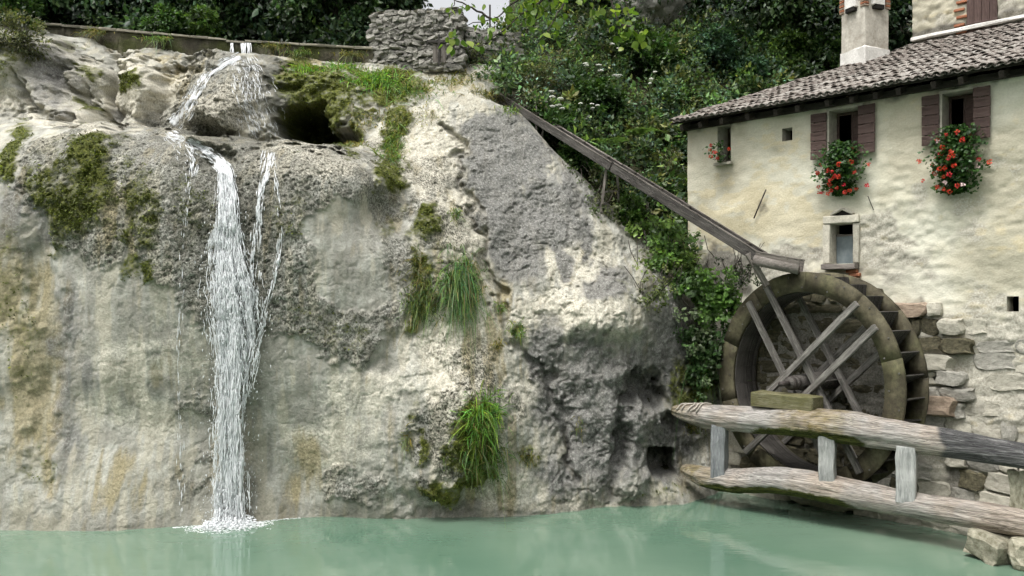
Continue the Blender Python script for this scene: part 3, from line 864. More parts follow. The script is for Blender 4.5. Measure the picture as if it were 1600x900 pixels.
def closed_back(h, y, parent, name='dark_room', mat=None):
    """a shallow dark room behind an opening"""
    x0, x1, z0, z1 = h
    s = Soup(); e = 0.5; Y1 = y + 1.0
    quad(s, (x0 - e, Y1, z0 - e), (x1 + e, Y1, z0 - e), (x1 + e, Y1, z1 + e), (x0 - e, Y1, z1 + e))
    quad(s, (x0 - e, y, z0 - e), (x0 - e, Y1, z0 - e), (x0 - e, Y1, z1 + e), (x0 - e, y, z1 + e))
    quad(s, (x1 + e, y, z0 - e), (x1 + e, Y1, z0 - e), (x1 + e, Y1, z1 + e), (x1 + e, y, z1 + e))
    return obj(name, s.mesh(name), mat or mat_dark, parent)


def stone_mesh(seed, lumpy=0.10, n=3):
    """a unit stone: rounded, lumpy block"""
    bm = bmesh.new()
    bmesh.ops.create_cube(bm, size=1.0)
    bmesh.ops.subdivide_edges(bm, edges=bm.edges[:], cuts=n - 1, use_grid_fill=True)
    rr = random.Random(seed)
    ph = [rr.uniform(0, 6.28) for _ in range(9)]
    for v in bm.verts:
        p = v.co * 2
        q = Vector([math.copysign(abs(c_) ** 0.85, c_) for c_ in p])
        L = max((abs(q.x) ** 9 + abs(q.y) ** 9 + abs(q.z) ** 9) ** (1 / 9), 1e-6)
        f = 1 / L if L > 1 else 1
        p = q * f * 0.5
        p += Vector((math.sin(5 * p.y + ph[0]) + math.sin(7 * p.z + ph[1]), math.sin(6 * p.x + ph[2]) + math.sin(5 * p.z + ph[3]), math.sin(6 * p.x + ph[4]) + math.sin(5 * p.y + ph[5]))) * lumpy * 0.4
        v.co = p + Vector([rr.uniform(-1, 1) for _ in range(3)]) * lumpy * 0.25
    return bm_mesh('stone', bm, False)


STONES = [stone_mesh(k, 0.13, 4) for k in range(10)]


def stone(mi, mat, parent, loc, size, rot=(0, 0, 0), name='stone'):
    key = (mi % len(STONES), mat.name)
    if key not in stone.cache:
        m = STONES[key[0]].copy(); m.materials.clear(); m.materials.append(mat); stone.cache[key] = m
    return obj(name, stone.cache[key], None, parent, loc, rot, size)


stone.cache = {}

# coursed rubble low on the wall: every stone its own piece, sunk in the mortar
rs = random.Random(3)
nst = 0
z = -0.3
while z < 4.2 and nst < 285:
    hgt = rs.uniform(0.16, 0.36)
    x = 0.9 + rs.uniform(0, 0.3)
    while x < 8.2 and nst < 285:
        w = rs.uniform(0.22, 0.42) if rs.random() < 0.5 else rs.uniform(0.42, 0.8)
        cx0, cz0 = x + w / 2, z + hgt / 2
        wp = mill_world(cx0, 0, cz0); u_, v_p = pix(wp.x, wp.y, cz0)
        clear = all(not (h[0] - 0.12 - w / 2 < cx0 < h[1] + 0.12 + w / 2 and h[2] - 0.12 - hgt / 2 < cz0 < h[3] + 0.12 + hgt / 2) for h in holes)
        rough = abs(u_ - 1450) < 50 and 480 < v_p < 720
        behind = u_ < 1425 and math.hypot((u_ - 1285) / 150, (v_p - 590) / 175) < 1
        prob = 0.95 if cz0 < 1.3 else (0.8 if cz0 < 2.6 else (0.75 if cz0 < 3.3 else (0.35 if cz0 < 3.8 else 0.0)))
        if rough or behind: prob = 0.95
        elif u_ < 1360: prob = 0.5 if cz0 < 3.2 else 0.0
        if clear and rs.random() < prob:
            red = (abs(u_ - 1435) < 45 and 380 < v_p < 660 and rs.random() < 0.35)
            prd = rs.uniform(-0.004, 0.012) + (rs.uniform(0.04, 0.16) if rough else 0) + (0.03 if cz0 < 1.3 else 0)
            zj = rs.uniform(-.03, .03)
            stone(rs.randrange(10), mat_redstone if red else (mat_wet_shade_quoin if behind or (rough and rs.random() < .5) or rs.random() < (0.75 if cz0 < 0.55 else 0.2 if cz0 < 1.2 else 0) else (mat_greyquoin if rs.random() < 0.35 else mat_quoin)), wall, (cx0, 0.095 - prd, cz0 + zj), (w * 1.0, 0.24, hgt * rs.uniform(0.8, 1.05)), (rs.uniform(-.04, .04), rs.uniform(-.06, .06), rs.uniform(-.03, .03)))
            nst += 1
        x += w + rs.uniform(0.004, 0.02)
    z += hgt + rs.uniform(0.005, 0.02)
x0, z0 = fp(1470, 632); stone(2, mat_redstone, wall, (x0, -0.10, z0), (0.62, 0.4, 0.34), (0, 0.05, 0))


def window_with_shutters(h, px_l, px_r, tilt):
    x0, x1, z0, z1 = h
    wroot = reveal(h, 0.42, 'window', mat_stoneframe, mill)
    closed_back(h, 0.42, wroot)
    # stone surround: jambs, lintel, sill, standing 25 mm proud
    fr = 0.045
    beam('lintel', (x0 - fr, -0.012, z1 + fr / 2), (x1 + fr, -0.012, z1 + fr / 2), 0.06, fr, mat_stoneframe, wroot, 0.004, 0.003)
    beam('jamb', (x0 - fr / 2, -0.012, z0), (x0 - fr / 2, -0.012, z1), 0.06, fr, mat_stoneframe, wroot, 0.004, 0.002, up=(0, 1, 0))
    beam('jamb', (x1 + fr / 2, -0.012, z0), (x1 + fr / 2, -0.012, z1), 0.06, fr, mat_stoneframe, wroot, 0.004, 0.002, up=(0, 1, 0))
    beam('sill', (x0 - 0.08, -0.03, z0 - 0.035), (x1 + 0.08, -0.03, z0 - 0.035), 0.22, 0.07, mat_stoneframe, wroot, 0.008, 0.003)
    # casement: wooden frame deep in the reveal, right leaf ajar
    for xx in (x0 + 0.025, x1 - 0.025, (x0 + x1) / 2):
        beam('casement_bar', (xx, 0.33, z0 + 0.01), (xx, 0.33, z1 - 0.01), 0.04, 0.045, mat_shutter, wroot, 0.004, 0.001, up=(0, 1, 0))
    beam('casement_bar', (x0 + 0.05, 0.33, z1 - 0.035), (x1 - 0.05, 0.33, z1 - 0.035), 0.04, 0.05, mat_shutter, wroot, 0.004, 0.001)
    o = obj('casement_leaf', box_mesh('casement_leaf', (x1 - x0) * 0.42, 0.03, z1 - z0 - 0.08, 0.004), mat_shutter, wroot, ((x0 + x1) / 2 + (x1 - x0) * 0.24, 0.24, (z0 + z1) / 2), (0, 0, R(-28)))
    for side, (pa, pb, pyt, pyb) in (('l', px_l), ('r', px_r)):
        xa, xb = fp(pa, pyt)[0], fp(pb, pyt)[0]
        zt = fp((pa + pb) / 2, pyt)[1]; zb_ = fp((pa + pb) / 2, pyb)[1]
        sh = empty('shutter', (0, 0, 0)); sh.parent = mill
        sh.location = ((xa + xb) / 2, -0.075, (zt + zb_) / 2); sh.rotation_euler = (R(rs.uniform(-1, 1)), R(rs.uniform(-0.6, 0.6)), R(tilt if side == 'l' else -tilt))
        w, hh = xb - xa, zt - zb_
        n = 5; ph = hh / n
        for k in range(n):
            q = obj('plank', box_mesh('plank', w, 0.028, ph - 0.008, 0.006, 0.002, k + 5, 2), mat_shutter, sh, (rs.uniform(-.003, .003), rs.uniform(-.003, .003), -hh / 2 + ph * (k + 0.5)))
        for sx in (-1, 1):
            obj('hinge_batten', box_mesh('hinge_batten', 0.035, 0.02, hh * 0.98, 0.004), mat_shutter, sh, (sx * w * 0.3, 0.024, 0))
    return wroot


window_with_shutters(wl_left, (1270, 1294, 178, 250), (1343, 1370, 164, 240), 3)
window_with_shutters(wl_right, (1443, 1470, 150, 228), (1523, 1550, 136, 217), 2)

wroot = reveal(w_eave, 0.4, 'window', mat_stoneframe, mill); closed_back(w_eave, 0.4, wroot)
beam('sill', (w_eave[0] - 0.05, -0.02, w_eave[2] - 0.03), (w_eave[1] + 0.05, -0.02, w_eave[2] - 0.03), 0.16, 0.06, mat_stoneframe, wroot)
beam('casement_bar', ((w_eave[0] + w_eave[1]) / 2, 0.3, w_eave[2]), ((w_eave[0] + w_eave[1]) / 2, 0.3, w_eave[3]), 0.03, 0.03, mat_shutter, wroot, up=(0, 1, 0))

wroot = reveal(w_low, 0.34, 'window', mat_stoneframe, mill); closed_back(w_low, 0.34, wroot)
tag(wroot, 'small mill window with a stone frame and relieving gap over the wheel')
x0, x1, z0, z1 = w_low
beam('lintel', (x0 - 0.13, -0.03, z1 + 0.085), (x1 + 0.12, -0.03, z1 + 0.085), 0.14, 0.15, mat_stoneframe, wroot, 0.015, 0.006)
beam('jamb', (x0 - 0.065, -0.03, z0), (x0 - 0.065, -0.03, z1), 0.14, 0.12, mat_stoneframe, wroot, 0.015, 0.006, up=(0, 1, 0))
beam('jamb', (x1 + 0.06, -0.025, z0), (x1 + 0.06, -0.025, z1), 0.12, 0.10, mat_stoneframe, wroot, 0.015, 0.006, up=(0, 1, 0))
beam('sill', (x0 - 0.12, -0.08, z0 - 0.06), (x1 + 0.1, -0.08, z0 - 0.06), 0.26, 0.1, mat_oldwood, wroot, 0.01, 0.006)
obj('pane', box_mesh('pane', x1 - x0 - 0.02, 0.02, (z1 - z0) * 0.7, 0.002), mat_glass, wroot, ((x0 + x1) / 2, 0.2, z0 + (z1 - z0) * 0.36))
beam('casement_bar', (x0, 0.2, z0 + (z1 - z0) * 0.73), (x1, 0.2, z0 + (z1 - z0) * 0.73), 0.04, 0.04, mat_oldwood, wroot)
# relieving slot: two leaning stones over a dark sheet painting the gap's shade
xm, zt = (x0 + x1) / 2 + 0.01, z1 + 0.165
s = Soup()
s.add([(xm - 0.2, -0.028, zt), (xm + 0.2, -0.028, zt), (xm, -0.028, zt + 0.10), (xm - 0.2, 0.2, zt), (xm + 0.2, 0.2, zt), (xm, 0.2, zt + 0.10)], [(0, 1, 2), (3, 5, 4)])
obj('gap_shade_sheet', s.mesh('gap_shade_sheet'), mat_dark, wroot)
for sx in (-1, 1):
    o = obj('gable_stone', box_mesh('gable_stone', 0.26, 0.09, 0.045, 0.01, 0.004, 3), mat_stoneframe, wroot, (xm + sx * 0.11, -0.04, zt + 0.075), (0, sx * R(25), 0))
for k in range(5):
    o = obj('brick', box_mesh('brick', 0.2, 0.11, 0.06, 0.008, 0.005, k), mat_brick, wall, (x1 - 0.02 + 0.06 * (k % 2), -0.06, z0 - 0.15 - 0.07 * k), (0, R(rs.uniform(-4, 4)), R(rs.uniform(-6, 6))))

for h, nm in ((hole_a, 'vent_hole'), (hole_b, 'vent_hole')):
    r_ = reveal(h, 0.35, nm, mat_stoneframe, mill)
    closed_back(h, 0.35, r_, 'dark_cavity')

# iron rods stuck on the wall
for (pa, pb, rr_) in (((1178, 341), (1197, 296), 0.014), ((1356, 306), (1365, 328), 0.009)):
    a0, a1 = fp(*pa, out=0.06), fp(*pb, out=0.06)
    V, Fq, Ft = tube_np([(a0[0], -0.06, a0[1]), ((a0[0] + a1[0]) / 2, -0.065, (a0[1] + a1[1]) / 2), (a1[0], -0.06, a1[1])], rr_, 6)
    obj('iron_rod', np_mesh('iron_rod', V, tris_of(Fq, Ft)), mat_iron, mill)

# ---- roof: plane z = 7.88 + 0.4 (y + 0.46), skew verge on the left
RP, RY0, RZ0 = 0.40, -0.47, 7.86
rl = math.sqrt(1 + RP * RP)
VA, VB = (-0.20, RY0), (3.20, 4.56)


def roof_z(y): return RZ0 + RP * (y - RY0)


def verge_y(x): return RY0 + (x - VA[0]) / (VB[0] - VA[0]) * (VB[1] - VA[1])


t = NT('clay_tile')
ob = t.objrand()
n1 = t.noise(7, 5, 0.65); n2 = t.noise(28, 4, 0.6)
c = t.ramp(ob, [(0, (0.07, 0.058, 0.052)), (0.35, (0.14, 0.115, 0.10)), (0.7, (0.22, 0.19, 0.17)), (1, (0.34, 0.32, 0.29))])
c = t.mix(t.ramp(n1, [(0.42, 0), (0.65, 0.8)]), c, t.ramp(n2, [(0.3, (0.17, 0.155, 0.135)), (0.7, (0.42, 0.40, 0.36))]))
c = t.mix(t.ramp(t.noise(3.3, 4, 0.6), [(0.55, 0), (0.7, 0.75)]), c, (0.035, 0.033, 0.03))
t.bsdf(c, 0.9, t.bump(n2, 0.5, 0.008), 0.2)
mat_tile = t.m


def barrel(L, r0, r1, seg=6, thick=0.014, arch=True):
    """half-round tile along +Y, wide end at y=0"""
    th = np.linspace(0, math.pi, seg + 1)
    rings = []
    for y, r in ((0, r0), (L, r1)):
        for rr_ in (r, r - thick):
            x = rr_ * np.cos(th); zz = rr_ * np.sin(th) * (0.85 if arch else -0.7)
            rings.append(np.stack([x, np.full_like(x, y), zz], 1))
    V = np.concatenate(rings); n = seg + 1
    F = []
    for k in range(seg):
        o0, i0, o1, i1 = k, n + k, 2 * n + k, 3 * n + k
        F += [(o0, o0 + 1, o1 + 1, o1), (i0, i1, i1 + 1, i0 + 1), (o0, i0, i0 + 1, o0 + 1)]
    F += [(0, 2 * n, 3 * n, n), (seg, n + seg, 3 * n + seg, 2 * n + seg)]
    return V, np.array(F)


roof = empty('roof', (0, 0, 0)); roof.parent = mill
pitch_x, pitch_s, TL = 0.15, 0.30, 0.42
tv, tf = barrel(TL, 0.076, 0.060)
tile_me = np_mesh('tile', tv, tf, True); tile_me.materials.append(mat_tile)
cv, cf = barrel(TL, 0.064, 0.078, 5, 0.012, False)
ang = math.atan(RP)
cand = []
chan = Soup()
rt = random.Random(5)


def place_tile(v, x, s_, lift, jr, jx):
    """numpy version of the tile transform, for the joined rest"""
    M = Matrix.Translation((x, RY0 + s_ / rl, RZ0 + s_ * RP / rl + lift)) @ Matrix.Rotation(ang + jx, 4, 'X') @ Matrix.Rotation(jr, 4, 'Z')
    A = np.array(M)
    return v @ A[:3, :3].T + A[:3, 3]


x = VA[0] + 0.1; ci = 0
while x < 9.3:
    smax = min(5.03, verge_y(x) - RY0 + 0.05) * rl
    k = 0
    while k * pitch_s < smax:
        s_ = k * pitch_s - (rt.uniform(0.0, 0.05) if k == 0 else 0)
        cand.append((x + rt.uniform(-.014, .014), s_ + rt.uniform(-.03, .03), rt.uniform(0.022, 0.048), R(rt.uniform(-6, 6)), R(rt.uniform(-3.0, 1.2)) - R(2.0)))
        M = place_tile(cv, x + pitch_x / 2, k * pitch_s - 0.02, 0.055, R(rt.uniform(-1.5, 1.5)), -R(2.0))
        chan.add(M, tris_of(cf, np.zeros((0, 3), int)))
        k += 1
    x += pitch_x; ci += 1


def cdist(c_):
    w_ = mill_world(c_[0], RY0 + c_[1] / rl, 0); u_ = CX + FPX * w_.x / w_.y
    return (w_.y if u_ < 1640 else 99) + 0.4 * c_[1]


cand.sort(key=cdist)
rest = Soup()
for i, (x, s_, lift, jr, jx) in enumerate(cand):
    if i < 290:
        o = obj('tile', tile_me, None, roof)
        o.matrix_local = Matrix.Translation((x, RY0 + s_ / rl, RZ0 + s_ * RP / rl + lift)) @ Matrix.Rotation(ang + jx, 4, 'X') @ Matrix.Rotation(jr, 4, 'Z')
    else:
        rest.add(place_tile(tv, x, s_, lift, jr, jx), tris_of(tf, np.zeros((0, 3), int)))
tag(obj('tile_field', rest.mesh('tile_field', True), mat_tile, roof), kind='stuff')
tag(obj('channel_tiles', chan.mesh('channel_tiles', True), mat_tile, roof), kind='stuff')
s = Soup()
dz = 0.012
RY0d = RY0 + 0.10; RZd = roof_z(RY0d)
quad(s, (VA[0], RY0d, RZd - dz), (9.6, RY0d, RZd - dz), (9.6, 4.56, roof_z(4.56) - dz), (VB[0], 4.56, roof_z(4.56) - dz))
quad(s, (VA[0], RY0d, RZd - dz - 0.04), (VB[0], 4.56, roof_z(4.56) - dz - 0.04), (9.6, 4.56, roof_z(4.56) - dz - 0.04), (9.6, RY0d, RZd - dz - 0.04))
quad(s, (VA[0], RY0d, RZd - dz - 0.04), (9.6, RY0d, RZd - dz - 0.04), (9.6, RY0d, RZd - dz), (VA[0], RY0d, RZd - dz))
quad(s, (VA[0], RY0d, RZd - dz - 0.04), (VA[0], RY0d, RZd - dz), (VB[0], 4.56, roof_z(4.56) - dz), (VB[0], 4.56, roof_z(4.56) - dz - 0.04))
mat_eave = wood_material('shade_dark_eave_wood', (0.012, 0.010, 0.008), (0.032, 0.027, 0.022), (0.07, 0.06, 0.05), wear=0.2)  # wood colour darkened to paint the shadow under the eave
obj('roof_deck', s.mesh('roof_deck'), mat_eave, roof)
xr = 0.1
while xr < 9.3:
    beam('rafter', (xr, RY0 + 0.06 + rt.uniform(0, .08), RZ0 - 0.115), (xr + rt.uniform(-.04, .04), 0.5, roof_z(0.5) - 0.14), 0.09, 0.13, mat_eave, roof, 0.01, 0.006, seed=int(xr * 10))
    xr += rt.uniform(0.42, 0.66)
beam('wall_plate', (-0.05, -0.06, RZ0 - 0.06), (9.5, -0.06, RZ0 - 0.06), 0.1, 0.12, mat_eave, roof, 0.01, 0.006)

# ---- chimney, standing cornerwise on the roof by the verge
cw_ = P(1351, 107, 19.75)
rel = Vector((cw_.x - MO.x, cw_.y - MO.y))
cl = (rel.dot(MD), rel.dot(MN))
chim = empty('chimney', (cl[0], cl[1], 0), R(45) - M_ROT - math.atan2(cw_.x, cw_.y) * 1.0); chim.parent = mill
mat_chim = simple_material('chimney_plaster', (0.33, 0.30, 0.25), (0.58, 0.55, 0.48), 4, 0.92, 0.5, 0.015, objvar=0)
mat_white = simple_material('white_mortar', (0.58, 0.56, 0.52), (0.74, 0.72, 0.68), 6, 0.92, 0.5, 0.015, objvar=0.05)
zb0 = roof_z(cl[1])
S_ = 0.72
obj('shaft', box_mesh('shaft', S_, S_, 1.75, 0.02, 0.008, 3, 3), mat_chim, chim, (0, 0, zb0 + 0.45))
obj('mortar_skirt', box_mesh('mortar_skirt', S_ + 0.05, S_ + 0.05, 0.55, 0.02, 0.02, 4, 2), mat_white, chim, (0, 0, zb0 + 0.0))
for k, (dx, dy) in enumerate(((-1, 0), (0, -1), (1, 0), (0, 1))):
    # hood with a dark block painting the slot's shade under it on each face
    hx0, hy0 = dx * (S_ / 2 + 0.03), dy * (S_ / 2 + 0.03)
    wdx, wdy = (0.12, 0.34) if dx else (0.34, 0.12)
    obj('hood', box_mesh('hood', wdx, wdy, 0.42, 0.02, 0.006, k), mat_white, chim, (hx0, hy0, zb0 + 1.4))
    obj('slot_shade_block', box_mesh('slot_shade_block', wdx * 0.8, wdy * 0.8, 0.10, 0.004), mat_dark, chim, (hx0 * 1.03, hy0 * 1.03, zb0 + 1.165))
for k in range(9):
    for (sx, sy) in ((-1, -1), (1, -1), (-1, 1)):
        obj('brick', box_mesh('brick', 0.14, 0.14, 0.045, 0.008, 0.004, k), mat_brick if k % 2 else mat_redstone, chim, (sx * S_ * 0.44, sy * S_ * 0.44, zb0 + 1.18 + k * 0.052))
obj('neck', box_mesh('neck', S_ * 0.8, S_ * 0.8, 0.6, 0.02), mat_chim, chim, (0, 0, zb0 + 1.5))
obj('cap', box_mesh('cap', S_ + 0.3, S_ + 0.3, 0.09, 0.02, 0.006, 4, 2), mat_brick, chim, (0, 0, zb0 + 1.82))

# ------------------------------------------------------------------ taller house behind the mill roof
th_x0 = fp(1426, 60, -4.56)[0]
tall = empty('tall_house', mill_world(th_x0, 4.56, 0), M_ROT)
tag(tall, 'taller rough plastered house rising behind the mill roof', 'house')
TLx = 6.0
xa = fp(1511, 20, -4.56)[0] - th_x0; xb = fp(1559, 20, -4.56)[0] - th_x0
zlo = fp(1535, 48, -4.56)[1]
txs = lines(0, TLx, 0.05, [xa, xb]); tzs = lines(8.6, 14.5, 0.05, [zlo, zlo + 1.5])
tx, tz = np.meshgrid(txs, tzs)
p3t = np.stack([tx, 0 * tx, tz], -1)
tw1, tw2 = worley(p3t * np.array([3, 1, 4.5]), 25)
td = (sstep(0.02, 0.2, tw2 - tw1) - 0.5) * 0.04 + fbm(p3t, (4, 1, 7), 3, 281) * 0.02
cxx, czz = np.meshgrid((txs[:-1] + txs[1:]) / 2, (tzs[:-1] + tzs[1:]) / 2)
ok = ~((cxx > xa) & (cxx < xb) & (czz > zlo) & (czz < zlo + 1.5))
junction = roof_z(4.56)
nz = lambda s, sd: np.clip(0.5 + 0.45 * fbm(p3t, s, 4, sd, 0.6), 0, 1)
mA = np.stack([0.5 + 0 * tx, 0.1 + 0 * tx, 0.95 * sstep(junction + 0.55, junction + 0.15, tz)], -1).reshape(-1, 3)
mC = np.stack([nz(0.8, 291), nz(3, 292), nz((3, 1, 6), 293)], -1).reshape(-1, 3)
obj('wall', np_mesh('tall_wall', np.stack([tx, -td, tz], -1).reshape(-1, 3), grid_faces(len(tzs), len(txs))[ok.ravel()], True, {'maskA': mA, 'maskC': mC}), mat_wall, tall)
s = Soup()
quad(s, (0, 0, 3), (0, 5, 3), (0, 5, 14.5), (0, 0, 14.5)); quad(s, (TLx, 0, 3), (TLx, 5, 3), (TLx, 5, 14.5), (TLx, 0, 14.5)); quad(s, (0, 5, 3), (TLx, 5, 3), (TLx, 5, 14.5), (0, 5, 14.5)); quad(s, (0, 0, 14.5), (TLx, 0, 14.5), (TLx, 5, 14.5), (0, 5, 14.5))
obj('rear_wall', s.mesh('tall_rear'), simple_material('plain_plaster_b', (0.42, 0.38, 0.28), (0.55, 0.5, 0.38), 3, 0.9), tall)
sh = empty('shutter', ((xa + xb) / 2, -0.02, zlo + 0.75)); sh.parent = tall
tag(sh, 'closed weathered brown board shutter')
for k in range(4):
    w_ = (xb - xa) / 4
    obj('plank', box_mesh('plank', 1.48, 0.04, w_ - 0.008, 0.005, 0.003, k, 3), mat_shutter, sh, (-(xb - xa) / 2 + w_ * (k + 0.5), 0, 0), (0, R(90), 0))
obj('batten', box_mesh('batten', xb - xa + 0.03, 0.05, 0.16, 0.006), mat_shutter, sh, (0, -0.02, -0.62))
for k in range(8):
    obj('brick', box_mesh('brick', 0.22, 0.10, 0.055, 0.008, 0.005, k), mat_brick, tall, (xa - 0.1 - 0.05 * (k % 2), -0.02, zlo + 0.05 + 0.17 * k))
obj('mortar_fillet', box_mesh('mortar_fillet', TLx, 0.14, 0.09, 0.02, 0.012, 3, 12), mat_white, tall, (TLx / 2, -0.06, junction + 0.15))

# ------------------------------------------------------------------ water wheel.  Local frame: x across, y along the axle towards the house, z up
mat_rim = NT('mossy_wet_wood')
t = mat_rim
n1 = t.noise(2.2, 5, 0.6); n2 = t.noise(16, 5, 0.65)
c = t.ramp(n1, [(0.3, (0.035, 0.029, 0.019)), (0.5, (0.075, 0.066, 0.04)), (0.72, (0.14, 0.125, 0.08))])
c = t.mix(t.ramp(t.noise(1.1, 3, 0.6), [(0.5, 0), (0.68, 0.6)]), c, (0.085, 0.09, 0.035))
c = t.mix(0.7, c, t.ramp(n2, [(0.28, 0.4), (0.65, 1.25)]), 'MULTIPLY')
t.bsdf(c, 0.8, t.bump(n2, 0.6, 0.012), 0.25); mat_rim = t.m
mat_spoke = wood_material('weathered_spoke_wood', (0.045, 0.042, 0.038), (0.12, 0.112, 0.10), (0.30, 0.285, 0.26), wear=0.25)
mat_bolt = simple_material('bolt_iron', (0.06, 0.055, 0.05), (0.2, 0.19, 0.17), 30, 0.6, 0.2, 0.003)

WC = P(1255, 597, 16.15); WR = 2.06
wheel = empty('water_wheel', (WC.x, WC.y, 0), M_ROT + R(-10))
tag(wheel, 'large mossy wooden overshot water wheel against the mill wall', 'water wheel')
ZC = WC.z


def ring_segment(r0, r1, a0, a1, y0, y1, seg=5):
    th = np.linspace(a0, a1, seg + 1)
    V = []
    for y in (y0, y1):
        for r in (r0, r1):
            V.append(np.stack([r * np.cos(th), np.full(seg + 1, y), r * np.sin(th)], 1))
    V = np.concatenate(V); n = seg + 1
    F = []
    for k in range(seg):
        A, B, C, D = k, n + k, 2 * n + k, 3 * n + k
        F += [(A, B, B + 1, A + 1), (C, C + 1, D + 1, D), (A, A + 1, C + 1, C), (B, D, D + 1, B + 1)]
    F += [(0, 2 * n, 3 * n, n), (seg, n + seg, 3 * n + seg, 2 * n + seg)]
    return V, np.array(F)


WW = 0.66
NSEG = 10
for (yy, nm) in ((0.0, 'front_rim'), (WW, 'back_rim')):
    rim = empty(nm, (0, 0, ZC)); rim.parent = wheel
    for k in range(NSEG):
        a0 = 2 * math.pi * k / NSEG + (0.1 if yy else 0.28)
        V, Fq = ring_segment(WR - 0.37, WR, a0 + 0.001, a0 + 2 * math.pi / NSEG - 0.001, yy - 0.03, yy + 0.03)
        obj('felloe', np_mesh('felloe', V, Fq), mat_rim, rim)
    if yy == 0:
        for k in range(40):
            a0 = 2 * math.pi * k / 40; rr_ = WR - (0.08 if k % 2 else 0.29)
            bm = bmesh.new(); bmesh.ops.create_cone(bm, cap_ends=True, segments=8, radius1=0.016, radius2=0.013, depth=0.02)
            obj('bolt', bm_mesh('bolt', bm), mat_bolt, rim, (rr_ * math.cos(a0), -0.037, rr_ * math.sin(a0)), (R(90), 0, 0))
NP = 32
for k in range(NP):
    a0 = 2 * math.pi * (k + 0.5) / NP
    cs, sn = math.cos(a0), math.sin(a0)
    tl = R(24)
    o = obj('paddle', box_mesh('paddle', 0.36, WW - 0.07, 0.025, 0.003), mat_darkwood, wheel, ((WR - 0.2) * cs, WW / 2, ZC + (WR - 0.2) * sn), (0, -a0 - tl, 0))
for k in range(NP):
    a0 = 2 * math.pi * k / NP
    o = obj('sole_board', box_mesh('sole_board', 0.34, WW - 0.065, 0.02, 0.002), mat_darkwood, wheel, ((WR - 0.385) * math.cos(a0), WW / 2, ZC + (WR - 0.385) * math.sin(a0)), (0, -a0 + R(90), 0))
# eight arms a side: two crossing pairs, clasping the axle
A1, A2 = R(-58), R(42)                                    # directions of the pairs (x, z plane)
off = 0.27
for yy, dpt in ((-0.075, 0.0), (WW + 0.075, 0.0)):
    for j, (an, ex) in enumerate(((A1, 0.0), (A2, -0.085 if yy < 0 else 0.085))):
        d = Vector((math.cos(an), 0, math.sin(an))); nrm = Vector((-math.sin(an), 0, math.cos(an)))
        for sgn in (-1, 1):
            half = math.sqrt((WR - 0.12) ** 2 - off ** 2)
            c0 = Vector((0, yy + ex, ZC)) + nrm * off * sgn
            beam('arm', c0 - d * half, c0 + d * half, 0.075, 0.118, mat_spoke, wheel, 0.008, 0.004, up=(0, 1, 0) if False else nrm, seed=j * 3 + sgn, cuts=5)
V, Fq, Ft = tube_np([(0, -0.42, ZC), (0, -0.36, ZC), (0, 0.2, ZC), (0, 1.4, ZC)], [0.10, 0.12, 0.17, 0.18], 10)
obj('axle', np_mesh('axle', V, tris_of(Fq, Ft), False), mat_darkwood, wheel)
V, Fq, Ft = tube_np([(0, -0.66, ZC), (0, -0.4, ZC)], [0.045, 0.05], 10)
obj('gudgeon', np_mesh('gudgeon', V, tris_of(Fq, Ft)), mat_iron, wheel)
for yy in (-0.38, -0.26):
    V, Fq, Ft = tube_np([(0, yy, ZC), (0, yy + 0.05, ZC)], 0.135, 12)
    obj('iron_band', np_mesh('iron_band', V, tris_of(Fq, Ft)), mat_iron, wheel)
for x0, z0 in ((0.35, 0.03), (0.42, -0.62)):
    beam('tie_rod', (x0 - 0.02, -0.1, ZC + z0), (x0 - 0.02, WW + 0.1, ZC + z0 + 0.02), 0.014, 0.014, mat_spoke, wheel, 0.0, 0.0, cuts=0)

# ------------------------------------------------------------------ two long logs with short posts between them
mat_log = NT('bleached_log')
t = mat_log
v = t.coord('Object', (0.45, 9, 9))
g = t.noise(2.6, 6, 0.68, v, 0.5); g2 = t.noise(9, 4, 0.6, v, 0.3)
lx = t.n.new('ShaderNodeSeparateXYZ'); t.l.new(t.coord(), lx.inputs[0])
c = t.ramp(g, [(0.30, (0.10, 0.082, 0.066)), (0.45, (0.29, 0.245, 0.20)), (0.7, (0.50, 0.44, 0.375))])
c = t.mix(t.ramp(t.noise(0.8, 4, 0.6), [(0.45, 0), (0.62, 0.9)]), c, t.ramp(g, [(0.3, (0.20, 0.19, 0.175)), (0.7, (0.47, 0.45, 0.42))]))
tk = t.attr('tint').outputs['Color']; tks = t.sep(tk)
c = t.mix(tks[0], c, t.ramp(g, [(0.3, (0.03, 0.03, 0.033)), (0.55, (0.095, 0.094, 0.092)), (0.72, (0.40, 0.395, 0.385))]))     # rotten grey-black length
c = t.mix(t.math('MULTIPLY', tks[1], t.ramp(t.noise(4, 4, 0.6), [(0.35, 0.15), (0.65, 0.8)])), c, t.ramp(g2, [(0.3, (0.07, 0.055, 0.012)), (0.7, (0.24, 0.19, 0.06))]))      # ochre algae
c = t.mix(thresh(t, tks[2], t.noise(5, 4, 0.6), 0.15), c, t.ramp(g2, [(0.3, (0.02, 0.026, 0.005)), (0.7, (0.09, 0.10, 0.02))]))   # moss
c = t.mix(0.75, c, t.ramp(g2, [(0.36, 0.25), (0.58, 1.15)]), 'MULTIPLY')
t.bsdf(c, 0.8, t.bump(t.math('ADD', g, g2), 0.9, 0.03), 0.2); mat_log = t.m


def out_at(px):          # the logs run a little closer to the wall at the near end
    return np.interp(px, [1050, 1600, 1900], [1.75, 1.32, 1.1])


